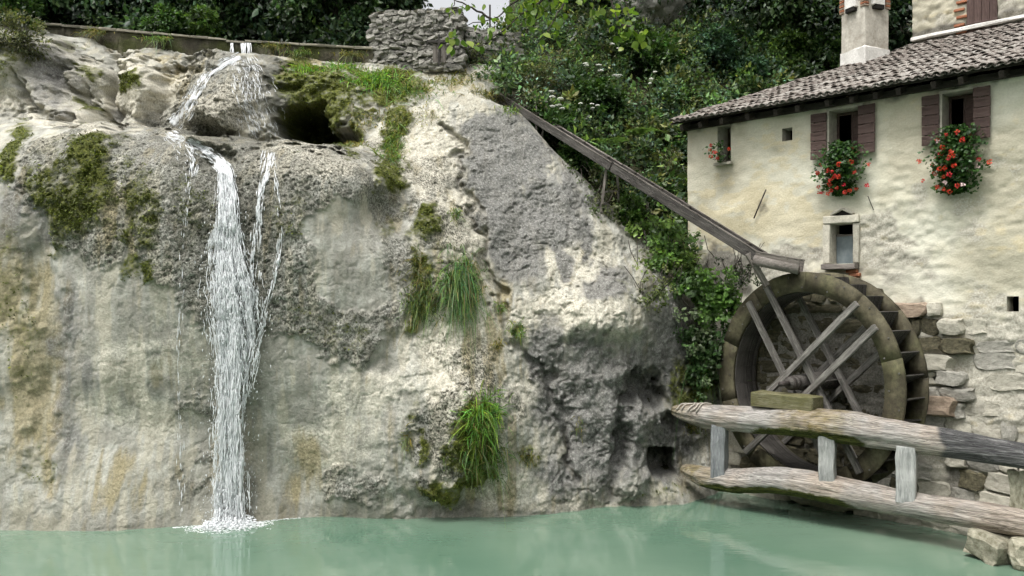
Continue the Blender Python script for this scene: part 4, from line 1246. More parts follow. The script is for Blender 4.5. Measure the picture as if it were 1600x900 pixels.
def log(name, spec, label, black=None, ochre=(), mossy=None):
    """spec: (px, py centre, radius in px)"""
    root_pts, rad = [], []
    for px, py, r in spec:
        x, z = fp(px, py, out_at(px)); wpt = mill_world(x, -out_at(px), z)
        root_pts.append(wpt); rad.append(0.94 * r / FPX * wpt.y)
    pts = np.array([tuple(p) for p in root_pts]); rad = np.array(rad)
    # resample smoothly
    s0 = np.concatenate([[0], np.cumsum(np.linalg.norm(np.diff(pts, axis=0), axis=1))])
    ss = np.linspace(0, s0[-1], 240)
    def cub(v):
        ker = np.hanning(17)[1:-1]; ker /= ker.sum()
        w_ = np.interp(ss, s0, v); return np.convolve(np.pad(w_, 7, mode='reflect', reflect_type='odd'), ker, 'valid')
    C = np.stack([cub(pts[:, k]) for k in range(3)], 1); rr_ = cub(rad)
    o0 = C[0].copy(); dirv = C[-1] - C[0]; az = math.atan2(dirv[1], dirv[0])
    ca, sa = math.cos(-az), math.sin(-az)
    L = C - o0
    L = np.stack([L[:, 0] * ca - L[:, 1] * sa, L[:, 0] * sa + L[:, 1] * ca, L[:, 2]], 1)
    n, sd = len(L), 44
    th = np.linspace(0, 2 * np.pi, sd, endpoint=False)
    V = np.zeros((n, sd, 3))
    V[:, :, 0] = L[:, 0:1]; V[:, :, 1] = L[:, 1:2] + rr_[:, None] * np.cos(th); V[:, :, 2] = L[:, 2:3] + rr_[:, None] * np.sin(th)
    nn = fbm(np.stack([V[..., 0] * 1.2, V[..., 1] * 6, V[..., 2] * 6], -1), 1.0, 4, len(name) + len(spec))
    rib = fbm(np.stack([V[..., 0] * 0.7, np.cos(th)[None] * 3 + 0 * V[..., 1], np.sin(th)[None] * 3 + 0 * V[..., 2]], -1), 1.6, 3, 5)
    sc = 1 + 0.05 * nn + 0.09 * rib
    gl = np.random.default_rng(len(spec) * 7)
    for _ in range(26):                                     # drying cracks along the grain
        x0_, ln_ = gl.uniform(0, L[-1, 0]), gl.uniform(0.5, 1.8); t0_ = gl.uniform(R(90), R(330))
        tc = t0_ + 0.12 * np.sin((L[:, 0] - x0_) * 2.2 + gl.uniform(0, 6)) + 0.05 * np.sin(L[:, 0] * 9)
        along = np.clip(1 - ((L[:, 0] - x0_) / (ln_ / 2)) ** 2, 0, 1) ** 0.5
        dth = (th[None] - tc[:, None] + np.pi) % (2 * np.pi) - np.pi
        sc = sc - 0.11 * along[:, None] * np.exp(-(dth / 0.06) ** 2)
    for _ in range(7):                                      # knots
        x0_, t0_ = gl.uniform(0.3, L[-1, 0]), gl.uniform(R(120), R(280))
        dth = (th[None] - t0_ + np.pi) % (2 * np.pi) - np.pi
        q_ = np.hypot((L[:, 0:1] - x0_) / 0.09, dth / 0.42)
        sc = sc + 0.10 * np.exp(-q_ ** 2) - 0.10 * np.exp(-(q_ / 0.4) ** 2)
    V[:, :, 1] = L[:, 1:2] + (V[:, :, 1] - L[:, 1:2]) * sc; V[:, :, 2] = L[:, 2:3] + (V[:, :, 2] - L[:, 2:3]) * sc
    u_, _ = pix(C[:, 0], C[:, 1], C[:, 2])
    tint = np.zeros((n, sd, 3))
    un = u_[:, None] + 8 * nn
    if black: tint[..., 0] = sstep(black - 4, black + 6, un)
    for a0, a1 in ochre: tint[..., 1] = np.maximum(tint[..., 1], sstep(a0 - 28, a0 + 22, un) * (1 - sstep(a1 - 25, a1 + 28, un)))
    if mossy: tint[..., 2] = sstep(mossy[0] - 30, mossy[0] + 30, un) * (1 - sstep(mossy[1] - 30, mossy[1] + 30, un)) * sstep(0.1, -0.8, np.sin(th))[None]
    V = np.concatenate([V.reshape(-1, 3), L[:1] + [[-0.04, 0, 0]], L[-1:]])
    tint = np.concatenate([tint.reshape(-1, 3), tint[0, :1], tint[-1, :1]])
    i = np.arange(n - 1)[:, None] * sd; j = np.arange(sd)[None]; jn = (j + 1) % sd
    Fq = np.stack([i + j, i + jn, i + sd + jn, i + sd + j], -1).reshape(-1, 4)
    jj = np.arange(sd); jjn = (jj + 1) % sd
    Ft = np.concatenate([np.stack([np.full(sd, n * sd), jjn, jj], -1), np.stack([np.full(sd, n * sd + 1), (n - 1) * sd + jj, (n - 1) * sd + jjn], -1)])
    o = obj(name, np_mesh(name, V, tris_of(Fq, Ft), True, {'tint': tint}), mat_log, None, Vector(o0), (0, 0, az))
    tag(o, label, 'log', 'logs of the wheel barrier')
    return lambda px: Vector([np.interp(px, u_, C[:, k]) for k in range(3)]), lambda px: float(np.interp(px, u_, rr_))


up_c, up_r = log('log', [(1052, 641, 7), (1062, 644, 12), (1100, 650, 19), (1180, 657, 21), (1260, 661, 24), (1330, 669, 26), (1400, 679, 25), (1480, 692, 23), (1560, 706, 22), (1660, 722, 22), (1800, 745, 24)],
                 'upper long log over the pool, its right end blackened', 1474, [(1040, 1075), (1235, 1335)], (1180, 1360))
lo_c, lo_r = log('log', [(1066, 733, 6), (1074, 737, 13), (1100, 745, 17), (1150, 752, 20), (1210, 751, 22), (1260, 757, 24), (1330, 772, 22), (1420, 787, 21), (1500, 801, 23), (1580, 814, 23), (1680, 832, 24), (1800, 855, 25)],
                 'lower pale crooked log just above the pool', None, [(1060, 1112)], (1100, 1330))
mat_post = wood_material('grey_post_wood', (0.10, 0.105, 0.105), (0.27, 0.275, 0.265), (0.45, 0.45, 0.43), wear=0.4)
mat_post_dark = wood_material('dark_grey_post_wood', (0.06, 0.065, 0.07), (0.15, 0.16, 0.165), (0.34, 0.35, 0.35), wear=0.3)
for px, w_, lab in ((1126, 0.27, 'dark grey short squared post between the logs, nearest the cliff'), (1294, 0.27, 'middle short squared post between the logs, below the wheel'), (1417, 0.30, 'pale grey short post between the logs, right of the wheel')):
    a0, b0 = up_c(px), lo_c(px)
    zt, zb_ = a0.z - up_r(px) * 0.6, b0.z + lo_r(px) * 0.15
    po = obj('post', box_mesh('post', zt - zb_, w_ * 0.95, w_, 0.018, 0.012, int(px), 4), mat_post if px > 1200 else mat_post_dark, None, (b0.x - 0.05, b0.y - 0.13, (zt + zb_) / 2), (0, R(-90), 0))
    po.rotation_euler = Euler((0, R(-90), 0)).to_matrix().to_4x4().to_euler()
    po.matrix_world = Matrix.Translation((b0.x - 0.03, b0.y - 0.05, (zt + zb_) / 2)) @ Matrix.Rotation(M_ROT + R(14), 4, 'Z') @ Matrix.Rotation(R(-90), 4, 'Y')
    tag(po, lab, 'post', 'posts between the logs')
# pale rag of rope wound on the upper log's end
s = Soup(); rr0 = random.Random(4)
for k in range(5):
    px0 = 1066 + k * 8
    c0 = up_c(px0); r0 = up_r(px0)
    ths = np.linspace(R(20), R(150 + 30 * rr0.random()), 9)
    ax = Vector((MD.x, MD.y, 0))
    pts = [(c0 + ax * (0.05 * rr0.uniform(-1, 1) + 0.02 * q) + Vector((-MN.x, -MN.y, 0)) * (math.cos(th_ ) * -(r0 + 0.025)) * -1 * (1) + Vector((0, 0, math.sin(th_) * (r0 + 0.035)))) for q, th_ in enumerate(ths)]
    s.tube([tuple(p) for p in pts], 0.016, 5)
tag(obj('rope', s.mesh('rope', True), simple_material('pale_rope', (0.4, 0.36, 0.30), (0.6, 0.55, 0.48), 20, 0.95)), 'pale frayed rope wound round the tip of the upper log', 'rope')
# bearing block on the upper log
a0, a1 = fp(1180, 629, 1.62), fp(1279, 629, 1.62)
b0 = mill_world(a0[0], -1.62, 0); b1 = mill_world(a1[0], -1.62, 0)
cb = up_c(1230)
bb = obj('bearing_block', box_mesh('bearing_block', (b1 - b0).length * 0.98, 0.42, 0.27, 0.02, 0.008, 3, 3), wood_material('mossy_block_wood', (0.05, 0.045, 0.02), (0.13, 0.12, 0.065), (0.24, 0.225, 0.16), moss=0.45, wear=0.3), None,
         (cb.x + 0.02, cb.y + 0.12, cb.z + up_r(1230) + 0.12), (0, 0, M_ROT))
tag(bb, 'mossy squared timber block carrying the wheel axle on the upper log', 'block')
# bearing saddle wedge
# stones at the near end of the logs
mat_wetstone = simple_material('pool_edge_stone', (0.14, 0.13, 0.085), (0.38, 0.36, 0.28), 6, 0.85, 0.8, 0.02)
for k, (px, py, Y, sx, sy, sz, lab) in enumerate(((1553, 856, 13.35, 0.62, 0.6, 0.42, 'ochre stained stone in the water under the lower log, left of two'), (1612, 866, 13.0, 0.5, 0.6, 0.42, 'stone at the lower right corner beside the pool'), (1597, 768, 13.4, 0.3, 0.35, 0.62, 'upright mossy grey stone behind the lower log at the right edge'))):
    c0 = P(px, py, Y)
    o = stone(k + 3, mat_wetstone, None, c0, (sx, sy, sz), (0.1, 0.05, 0.4 + k)); o.name = 'rock'
    tag(o, lab, 'stone', 'stones at the pool edge')
# masonry footing behind the lower log
for k in range(26):
    px = 1110 + k * 27; out = 0.25 + 0.25 * rs.random()
    x, z = fp(px, 800, out)
    # rough footing courses at the water
    stone(k, mat_quoin, wall, (x, -out * 0.5, rs.uniform(0.0, 0.22)), (rs.uniform(0.4, 0.7), 0.4, rs.uniform(0.25, 0.4)), (0, rs.uniform(-.1, .1), rs.uniform(-.1, .1)))

# ------------------------------------------------------------------ flume: plank trough running down the slope to the wheel
f0, f1, f2 = P(784, 152, 20.9), P(962, 262, 18.6), P(1188, 402, 16.55)
f3 = P(1252, 416, 16.2)
flume = empty('flume', (f2.x, f2.y, 0)); off0 = Vector((f2.x, f2.y, 0))
tag(flume, 'long weathered plank flume sloping down to the wheel', 'flume')


def trough(p0, p1, w, h, mat, k):
    p0, p1 = p0 - off0, p1 - off0
    m = align(p0, p1); side = m.to_3x3().col[1]; upv = m.to_3x3().col[2]
    sec = empty('trough_section', (0, 0, 0)); sec.parent = flume
    beam('bottom_plank', p0 - upv * h / 2, p1 - upv * h / 2, w - 0.08, 0.035, mat, sec, 0.004, 0.004, seed=k, cuts=10)
    for sg in (-1, 1):
        beam('side_plank', p0 + side * sg * w / 2, p1 + side * sg * w / 2, 0.04, h, mat, sec, 0.006, 0.006, seed=k + sg, cuts=10)
        beam('rail', p0 + side * sg * (w / 2) + upv * (h / 2 + 0.012), p1 + side * sg * (w / 2) + upv * (h / 2 + 0.012), 0.055, 0.022, mat_oldwood, sec, 0.004, 0.003, seed=k + sg + 9, cuts=8)
    L = (p1 - p0).length
    for q in range(int(L / 0.9) + 1):
        c0 = p0.lerp(p1, (q + 0.5) / (int(L / 0.9) + 1)) + upv * (h / 2 + 0.01)
        beam('cross_tie', c0 - side * (w / 2 + 0.02), c0 + side * (w / 2 + 0.02), 0.035, 0.025, mat_oldwood, sec, 0.003, 0.002, cuts=0)


trough(f0, f1, 0.38, 0.16, mat_darkwood, 1)
trough(f1 + Vector((0.02, 0, -0.01)), f2, 0.38, 0.18, mat_darkwood, 2)
trough(f2 + Vector((-0.04, 0.05, -0.02)), f3, 0.44, 0.22, mat_oldwood, 3)
V, Fq, Ft = tube_np([tuple(P(1178, 398, 16.4) - off0 - Vector((0, 0, 0.1))), tuple(P(1248, 415, 16.0) - off0 - Vector((0, 0, 0.08)))], [0.10, 0.09], 9)
obj('bearer_log', np_mesh('bearer_log', V, tris_of(Fq, Ft), True), mat_oldwood, flume)
for (pa, pb, Y, r_) in (((838, 182), (838, 214), 20.0, 0.022), ((849, 190), (847, 219), 20.0, 0.022), ((948, 256), (939, 332), 18.7, 0.028), ((964, 262), (967, 322), 18.9, 0.026), ((1168, 396), (1198, 446), 16.5, 0.05), ((838, 165), (838, 185), 20.2, 0.016)):
    p0, p1 = P(*pa, Y) - off0, P(*pb, Y) - off0
    beam('support_pole', p0, p1, r_ * 2, r_ * 2, mat_oldwood, flume, 0.004, 0.003, up=(0, 1, 0), seed=int(pa[0]))
beam('support_pole', P(943, 300, 18.7) - off0, P(967, 298, 18.9) - off0, 0.035, 0.035, mat_oldwood, flume)

# ------------------------------------------------------------------ weir: low masonry dam across the top of the fall
mat_weir = NT('mossy_weir_stone')
t = mat_weir
n1 = t.noise(2.2, 5, 0.65, t.pos((1.6, 1, 0.5))); n2 = t.noise(14, 4, 0.65, t.pos())
c = t.ramp(n1, [(0.3, (0.018, 0.017, 0.012)), (0.5, (0.05, 0.045, 0.03)), (0.72, (0.17, 0.155, 0.115))])
c = t.mix(t.ramp(t.noise(1.3, 4, 0.6, t.pos()), [(0.47, 0), (0.6, 0.85)]), c, (0.045, 0.052, 0.014))
c = t.mix(0.6, c, t.ramp(n2, [(0.3, 0.5), (0.7, 1.3)]), 'MULTIPLY')
t.bsdf(c, 0.9, t.bump(n2, 0.8, 0.03), 0.2); mat_weir = t.m
mat_coping = simple_material('weir_coping', (0.16, 0.145, 0.11), (0.33, 0.31, 0.25), 6, 0.92, 0.6, 0.02, objvar=0.2)
wa, wb = P(70, 62, 21.9), P(585, 97, 21.7)
weir = empty('weir', ((wa.x + wb.x) / 2, (wa.y + wb.y) / 2, 9.4))
tag(weir, 'long mossy stone weir across the top of the waterfall', 'weir')
wo_ = weir.location.copy()
NB = 18
for k in range(NB):
    pa, pb = 78 + (585 - 78) * k / NB, 78 + (585 - 78) * (k + 1) / NB
    ya, yb = np.interp([pa, pb], [78, 380, 585], [40, 66, 78])
    if 352 < (pa + pb) / 2 < 392:
        ya += 3; yb += 3
    A, B = P(pa, ya, 21.75), P(pb, yb, 21.75)
    hh = 0.85
    A.z -= 0.03; B.z -= 0.03
    ctr = (A + B) / 2 - wo_
    L = (B - A).length
    o = obj('block', box_mesh('block', L + 0.01, 0.5, hh, 0.008, 0.012, k, 2), mat_weir, weir)
    o.matrix_local = Matrix.Translation(ctr - Vector((0, 0, hh / 2 + 0.045))) @ Matrix.Rotation(math.atan2(A.z - B.z, L), 4, 'Y') @ Matrix.Rotation(R(rs.uniform(-1, 1)), 4, 'Z')
    o = obj('coping_stone', box_mesh('coping_stone', L - 0.004, 0.56, 0.055, 0.01, 0.010, k + 40, 2), mat_coping, weir)
    o.matrix_local = Matrix.Translation(ctr - Vector((0, 0.02, 0.01))) @ Matrix.Rotation(math.atan2(A.z - B.z, L) + R(rs.uniform(-1, 1)), 4, 'Y')

# ------------------------------------------------------------------ rubble wall block at the end of the weir
mat_rubble = simple_material('lichen_rubble', (0.17, 0.16, 0.14), (0.40, 0.385, 0.345), 8, 0.95, 0.8, 0.02, objvar=0.35)
mat_mortar = simple_material('rubble_mortar', (0.11, 0.105, 0.09), (0.22, 0.21, 0.18), 8, 0.95, 0.6, 0.02, objvar=0)
ra, rb = P(583, 98, 21.6), P(722, 98, 21.2)
zt0, zt1 = P(640, 20, 21.4).z, P(640, 98, 21.4).z
rub = empty('rubble_wall', ((ra.x + rb.x) / 2, (ra.y + rb.y) / 2 + 0.5, zt1 - 0.3), math.atan2(rb.y - ra.y, rb.x - ra.x))
tag(rub, 'square rough rubble stone wall at the right end of the weir', 'wall')
RLn, RH = (rb - ra).length, zt0 - zt1 + 0.3
obj('core', box_mesh('core', RLn - 0.08, 0.9, RH - 0.06, 0.03, 0.01, 2, 3), mat_mortar, rub, (0, 0, RH / 2))
z = 0.05; q = 0
while z < RH:
    hh = rs.uniform(0.09, 0.15); x = -RLn / 2 + rs.uniform(-0.05, 0.05)
    while x < RLn / 2 and q < 290:
        w_ = rs.uniform(0.10, 0.27)
        stone(q, mat_rubble, rub, (x + w_ / 2, -0.42 - rs.uniform(0, 0.10), z + hh / 2 + rs.uniform(-.03, .03)), (w_ * rs.uniform(.8, 1.1), 0.22, hh * rs.uniform(.7, 1.25)), (rs.uniform(-.3, .3), rs.uniform(-.4, .4), rs.uniform(-.3, .3)))
        x += w_ * 0.86; q += 1
    z += hh * 0.86
for k in range(7):
    stone(k, mat_coping, rub, (-RLn / 2 + (k + 0.5) * RLn / 7, 0, RH + 0.02), (RLn / 7 * 1.04, 1.05, 0.1), (0, rs.uniform(-.03, .03), 0), name='coping_stone')
# lower part of the same stonework stepping off to the right, seen behind the branch
rub2 = empty('rubble_wall', (0, 0, 0))
ra, rb = P(722, 60, 22.2), P(800, 62, 22.6)
rub2.location = ((ra.x + rb.x) / 2, (ra.y + rb.y) / 2, P(760, 62, 22.4).z - 0.7); rub2.rotation_euler = (0, 0, math.atan2(rb.y - ra.y, rb.x - ra.x))
tag(rub2, 'low grey rubble wall continuing right behind the overhanging branch', 'wall')
RLn = (rb - ra).length; RH = 0.8
obj('core', box_mesh('core', RLn - 0.08, 0.5, RH - 0.06, 0.03, 0.01, 2, 3), mat_mortar, rub2, (0, 0, RH / 2))
z = 0.02
while z < RH:
    hh = rs.uniform(0.12, 0.18); x = -RLn / 2
    while x < RLn / 2:
        w_ = rs.uniform(0.13, 0.28)
        stone(q, mat_rubble, rub2, (x + w_ / 2, -0.22 - rs.uniform(0, 0.05), z + hh / 2), (w_, 0.22, hh), (rs.uniform(-.3, .3), rs.uniform(-.3, .3), rs.uniform(-.2, .2)))
        x += w_ * 0.94; q += 1
    z += hh * 0.94
# small timber sluice gate
g0 = P(686, 96, 20.9)
gate = empty('sluice_gate', (g0.x, g0.y, g0.z - 0.15)); tag(gate, 'small grey wooden sluice gate below the rubble wall', 'gate')
for k in range(3):
    obj('board', box_mesh('board', 0.5, 0.03, 0.10, 0.005, 0.004, k, 2), mat_oldwood, gate, (-0.1 + 0.105 * k, 0, 0.38), (0, R(90), 0))
obj('cross_bar', box_mesh('cross_bar', 0.62, 0.05, 0.07, 0.008, 0.004, 2, 2), mat_darkwood, gate, (0.02, -0.035, 0.62))
obj('upright', box_mesh('upright', 0.75, 0.05, 0.05, 0.006), mat_darkwood, gate, (0.0, -0.04, 0.42), (0, R(90), 0))
# slope of a stone roof / slab behind, right of the patch of sky, and a thin iron post
pa = P(766, 44, 22.9)
slab = obj('leaning_slab', None or box_mesh('leaning_slab', 3.2, 1.2, 3.0, 0.05, 0.05, 4, 3), simple_material('grey_rock_slab', (0.20, 0.19, 0.18), (0.36, 0.345, 0.33), 3, 0.92, 0.7, 0.05), None, P(800, 45, 26.0) + Vector((1.2, 0.8, -0.9)), (0, R(-58), R(-6)))
tag(slab, 'grey leaning rock slab right of the patch of sky', 'rock')
iron = obj('iron_post', box_mesh('iron_post', 0.045, 0.045, 0.62, 0.006, centre=False), mat_iron, None, (pa.x, pa.y - 0.3, pa.z - 0.1))
tag(iron, 'thin dark iron post against the patch of sky', 'post')
# pale rock face showing through the trees up on the slope
bm = bmesh.new(); bmesh.ops.create_icosphere(bm, subdivisions=5, radius=1.0)
rkv = np.array([v.co[:] for v in bm.verts]); rkf = np.array([[v.index for v in f.verts] for f in bm.faces]); bm.free()
k1, k2 = worley(rkv * 1.7, 51)
rkv = rkv * (1 + 0.22 * fbm(rkv, 1.4, 4, 55)[:, None] + 0.12 * sstep(0.0, 0.25, k2 - k1)[:, None]) * np.array([1.1, 0.8, 1.3])
rk = obj('rock_outcrop', np_mesh('rock_outcrop', rkv, rkf, True), simple_material('pale_rock_face', (0.15, 0.145, 0.13), (0.38, 0.365, 0.33), 2.5, 0.92, 0.9, 0.08), None, P(1020, 2, 25.4), (0.1, 0.1, 0.4))
tag(rk, 'pale grey rock face high on the slope at the top', 'rock')

# ------------------------------------------------------------------ the waterfall
t = NT('white_water')
cN = t.ramp(t.noise(26, 3, 0.6, t.coord('Object', (1, 1, 0.35))), [(0.3, (0.80, 0.84, 0.85)), (0.6, (0.95, 0.96, 0.97))])
pb_ = t.n.new('ShaderNodeBsdfPrincipled'); t.set(pb_.inputs['Base Color'], cN); pb_.inputs['Roughness'].default_value = 0.25; pb_.inputs['Specular IOR Level'].default_value = 0.5
tr = t.n.new('ShaderNodeBsdfTransparent'); tl_ = t.n.new('ShaderNodeBsdfTranslucent'); t.set(tl_.inputs['Color'], (0.85, 0.9, 0.92))
m0 = t.n.new('ShaderNodeMixShader'); m0.inputs[0].default_value = 0.12
t.l.new(pb_.outputs[0], m0.inputs[1]); t.l.new(tl_.outputs[0], m0.inputs[2])
mx = t.n.new('ShaderNodeMixShader'); mx.inputs[0].default_value = 0.22
t.l.new(m0.outputs[0], mx.inputs[1]); t.l.new(tr.outputs[0], mx.inputs[2]); t.l.new(mx.outputs[0], t.out.inputs['Surface'])
mat_white_water = t.m

fall = empty('waterfall', (P(355, 812, 15.5).x, 15.5, 0)); tag(fall, kind='structure')
fo = np.array(tuple(fall.location))


_gi, _gj = np.meshgrid(np.arange(400) / 10.0, np.arange(400) / 10.0, indexing='ij')
GAP = vnoise(np.stack([_gi, _gj, 0 * _gi + 0.37], -1), 3)          # where a sheet of falling water tears open


def stream(name, path, count, lmin, lmax, rad, lift, seed, free=0.0, fade=0.0):
    """path: (px, py, half-width px); many short strands of water clinging to the rock"""
    rr_ = np.random.default_rng(seed)
    path = np.array(path, float)
    s0 = np.concatenate([[0], np.cumsum(np.hypot(*np.diff(path[:, :2], axis=0).T))])
    n = int(s0[-1] / 2.5) + 2
    ss = np.linspace(0, s0[-1], n)
    cx0, cy0, hw = (np.interp(ss, s0, path[:, k]) for k in range(3))
    dx, dy = np.gradient(cx0), np.gradient(cy0); dl = np.hypot(dx, dy) + 1e-9
    nx_, ny_ = -dy / dl, dx / dl
    lanes = np.linspace(-1, 1, 9)
    D = np.stack([cliff_rel.hit(cx0 + nx_ * hw * l, cy0 + ny_ * hw * l) for l in lanes], 1)      # depth of the rock under each lane
    for it in range(2): D[1:-1] = 0.5 * D[1:-1] + 0.25 * (D[2:] + D[:-2])
    if free: D = np.minimum(D, np.minimum.accumulate(D, axis=0) + free)
    s = Soup()
    for k in range(count):
        ln = rr_.uniform(lmin, lmax) / 2.5
        i0 = int(rr_.uniform(-ln * 0.5, n - 2)); i1 = int(min(n - 1, i0 + max(3, ln))); i0 = max(i0, 0)
        if i1 - i0 < 2: continue
        idx = np.arange(i0, i1 + 1) if i1 - i0 < 7 else np.linspace(i0, i1, (i1 - i0) // 2 + 2).astype(int)
        l = np.clip(rr_.normal(0, 0.46), -1.5, 1.5)
        wob = l + np.cumsum(rr_.normal(0, 0.03, len(idx))) + rr_.normal(0, 0.014, len(idx))
        if rr_.random() < fade * (idx.mean() / n): continue
        hm, im = l * hw[idx].mean(), idx.mean()
        gap = GAP[int(hm / 7.0 * 10 + 37 * seed) % 400, int(im / 34.0 * 10) % 400] + 0.6 * GAP[int(hm / 3.0 * 10 + 91 * seed) % 400, int(im / 16.0 * 10 + 50) % 400]
        if gap < -0.05 and rr_.random() < 0.85: continue
        px_, py_ = cx0[idx] + nx_[idx] * hw[idx] * wob, cy0[idx] + ny_[idx] * hw[idx] * wob
        li = np.clip((wob + 1) * 4, 0, 7.999); l0 = li.astype(int); fl = li - l0
        Y = D[idx, l0] * (1 - fl) + D[idx, l0 + 1] * fl - rr_.uniform(lift * 0.3, lift)
        pts = np.stack([(px_ - CX) / FPX * Y, Y, EYE + (CY - py_) / FPX * Y], 1) - fo
        tp = np.sin(np.linspace(0, math.pi, len(idx)))
        r_ = rad * rr_.uniform(0.5, 1.4) * (0.25 + 0.75 * tp) * (1 + 0.45 * rr_.normal(0, 1, len(idx)).clip(-1.5, 1.8))
        s.tube(pts, np.abs(r_), 4)
    return obj(name, s.mesh(name, True), mat_white_water, fall)


stream('upper_chute', [(375, 86, 8), (352, 96, 7), (325, 115, 7), (305, 145, 9), (288, 175, 11), (270, 196, 12)], 1300, 5, 20, 0.008, 0.07, 11)
stream('ledge_run', [(258, 208, 6), (285, 219, 8), (312, 233, 9), (338, 250, 9), (350, 268, 9)], 800, 4, 14, 0.008, 0.05, 21)
stream('main_fall', [(342, 252, 8), (350, 266, 10), (354, 300, 13), (354, 350, 17), (355, 400, 26), (363, 460, 34), (368, 520, 33), (365, 580, 26), (360, 650, 20), (358, 730, 21), (357, 818, 24)], 8200, 8, 44, 0.0075, 0.2, 12, 0.03)
stream('main_fall_core', [(350, 262, 6), (354, 300, 9), (353, 350, 13), (350, 400, 15), (352, 460, 15), (356, 520, 13), (360, 600, 13), (360, 700, 16), (357, 818, 20)], 3200, 10, 46, 0.009, 0.16, 32, 0.03)
stream('side_fall', [(420, 236, 10), (412, 275, 10), (404, 320, 8), (402, 380, 9), (396, 440, 11), (392, 500, 10), (386, 560, 8), (380, 640, 6)], 900, 5, 24, 0.0075, 0.06, 13, 0.03, 0.6)
stream('side_rivulet', [(425, 245, 7), (434, 300, 5), (440, 350, 5), (436, 400, 6), (425, 450, 7), (410, 510, 8), (395, 560, 8), (385, 620, 6)], 420, 5, 22, 0.0065, 0.05, 14, 0.04, 0.7)
stream('thin_trickle', [(298, 225, 8), (292, 300, 6), (285, 400, 5), (281, 500, 4), (279, 620, 5), (282, 720, 5), (283, 808, 6)], 300, 4, 18, 0.005, 0.04, 15, 0.05, 0.5)
stream('dome_trickles', [(385, 90, 14), (395, 115, 22), (400, 150, 32), (415, 190, 34), (425, 215, 26)], 230, 4, 18, 0.0065, 0.05, 16)
stream('dome_trickles', [(365, 95, 12), (370, 125, 18), (378, 165, 16), (400, 210, 24)], 150, 4, 16, 0.006, 0.04, 17)
stream('brow_trickles', [(262, 203, 20), (285, 225, 22), (300, 250, 20), (300, 275, 16)], 130, 4, 14, 0.006, 0.04, 18)
# water slipping through the two notches of the weir
s = Soup()
for k in range(24):
    px = (364 + rng.normal(0, 1.6)) if k % 3 == 0 else (384 + rng.normal(0, 4))
    pts = [tuple(np.array(tuple(P(px + rng.normal(0, 1), py, Y))) - fo) for py, Y in ((66, 21.9), (65.5, 21.5), (70, 21.42), (78, 21.38), (90, 21.2))]
    s.tube(pts, np.array([0.006, 0.008, 0.009, 0.009, 0.008]) * rng.uniform(0.6, 1.5), 4)
obj('notch_spill', s.mesh('notch_spill', True), mat_white_water, fall)
# splash and foam where it lands
s = Soup()
ico = bmesh.new(); bmesh.ops.create_icosphere(ico, subdivisions=1, radius=1.0)
iv = np.array([v.co[:] for v in ico.verts]); ifc = np.array([[v.index for v in f.verts] for f in ico.faces]); ico.free()
# loose drops flying beside and in front of the strands
sd_ = Soup()
for k in range(2600):
    py = 262 + 548 * rng.random() ** 0.8
    hw_ = np.interp(py, [262, 300, 400, 460, 520, 650, 812], [10, 14, 28, 38, 38, 26, 30])
    px = np.interp(py, [262, 300, 400, 520, 650, 812], [350, 354, 355, 368, 360, 357]) + rng.normal(0, 0.62) * hw_
    xq = (px - CX) / FPX * 15.7; zq = EYE + (CY - py) / FPX * 15.7
    Y = float(cliff_rel.at(xq, zq)) - 0.03 - 0.24 * rng.random()
    r_ = 0.004 + 0.006 * rng.random() ** 2
    sd_.add(iv * np.array([r_, r_, r_ * rng.uniform(1.2, 4.5)]) + np.array([(px - CX) / FPX * Y, Y, EYE + (CY - py) / FPX * Y]) - fo, ifc)
tag(obj('drops', sd_.mesh('drops', True), mat_white_water, fall), kind='stuff')
for k in range(3200):
    px = rng.normal(357, 25) if k < 2800 else rng.uniform(270, 470)
    d = abs(px - 357)
    xf = (px - CX) / FPX * 15.6
    Yb = float(cliff_rel.at(xf, 0.02))
    Y = Yb - abs(rng.normal(0, 0.20 if d < 70 else 0.03)) - 0.01
    r_ = 0.005 + 0.014 * rng.random() ** 2 * (1.0 if d < 60 else 0.6)
    hgt_ = abs(rng.normal(0, 0.06)) if d < 42 and rng.random() < 0.5 else 0.0
    s.add(iv * np.array([r_ * rng.uniform(1, 2.4), r_ * rng.uniform(0.8, 1.6), r_ * (1.0 if hgt_ > 0.02 else 0.4)]) + np.array([xf * Y / 15.6, Y, hgt_]) - fo, ifc)
tag(obj('foam', s.mesh('foam', True), mat_white_water, fall), kind='stuff')

# ------------------------------------------------------------------ vegetation helpers
mat_leaf = leaf_material('leaf')
mat_bark = simple_material('bark', (0.03, 0.025, 0.02), (0.10, 0.085, 0.07), 8, 0.95, 0.8, 0.02, vscale=(4, 4, 1))


def unit(v): return v / (np.linalg.norm(v, axis=-1, keepdims=True) + 1e-9)


def leaf_quads(C, D, N, L, Wd, fold=0.25):
    """folded diamond leaves: base C, direction D, face normal N"""
    n = len(C)
    L = np.broadcast_to(L, (n,))[:, None]; Wd = np.broadcast_to(Wd, (n,))[:, None]
    D = unit(D); S = unit(np.cross(D, N)); N2 = np.cross(S, D)
    tip = C + D * L - N2 * L * 0.12
    mid = C + D * L * 0.45
    V = np.stack([C, mid + S * Wd / 2 - N2 * Wd * fold, tip, mid - S * Wd / 2 - N2 * Wd * fold], 1).reshape(-1, 3)
    b_ = np.arange(n)[:, None] * 4
    F = np.concatenate([b_ + [0, 1, 2], b_ + [0, 2, 3]], 0)
    return V, F


def tints(g, n, base, var=0.3, yellow=0.15):
    base = np.asarray(base)
    k = np.exp(g.normal(0, var, (n, 1)))
    y = np.clip(g.normal(0, 1, (n, 1)), -1, 2) * yellow
    c = base[None] * k * (1 + y * np.array([[0.9, 0.25, -0.5]]))
    return np.clip(c, 0.003, 0.6)


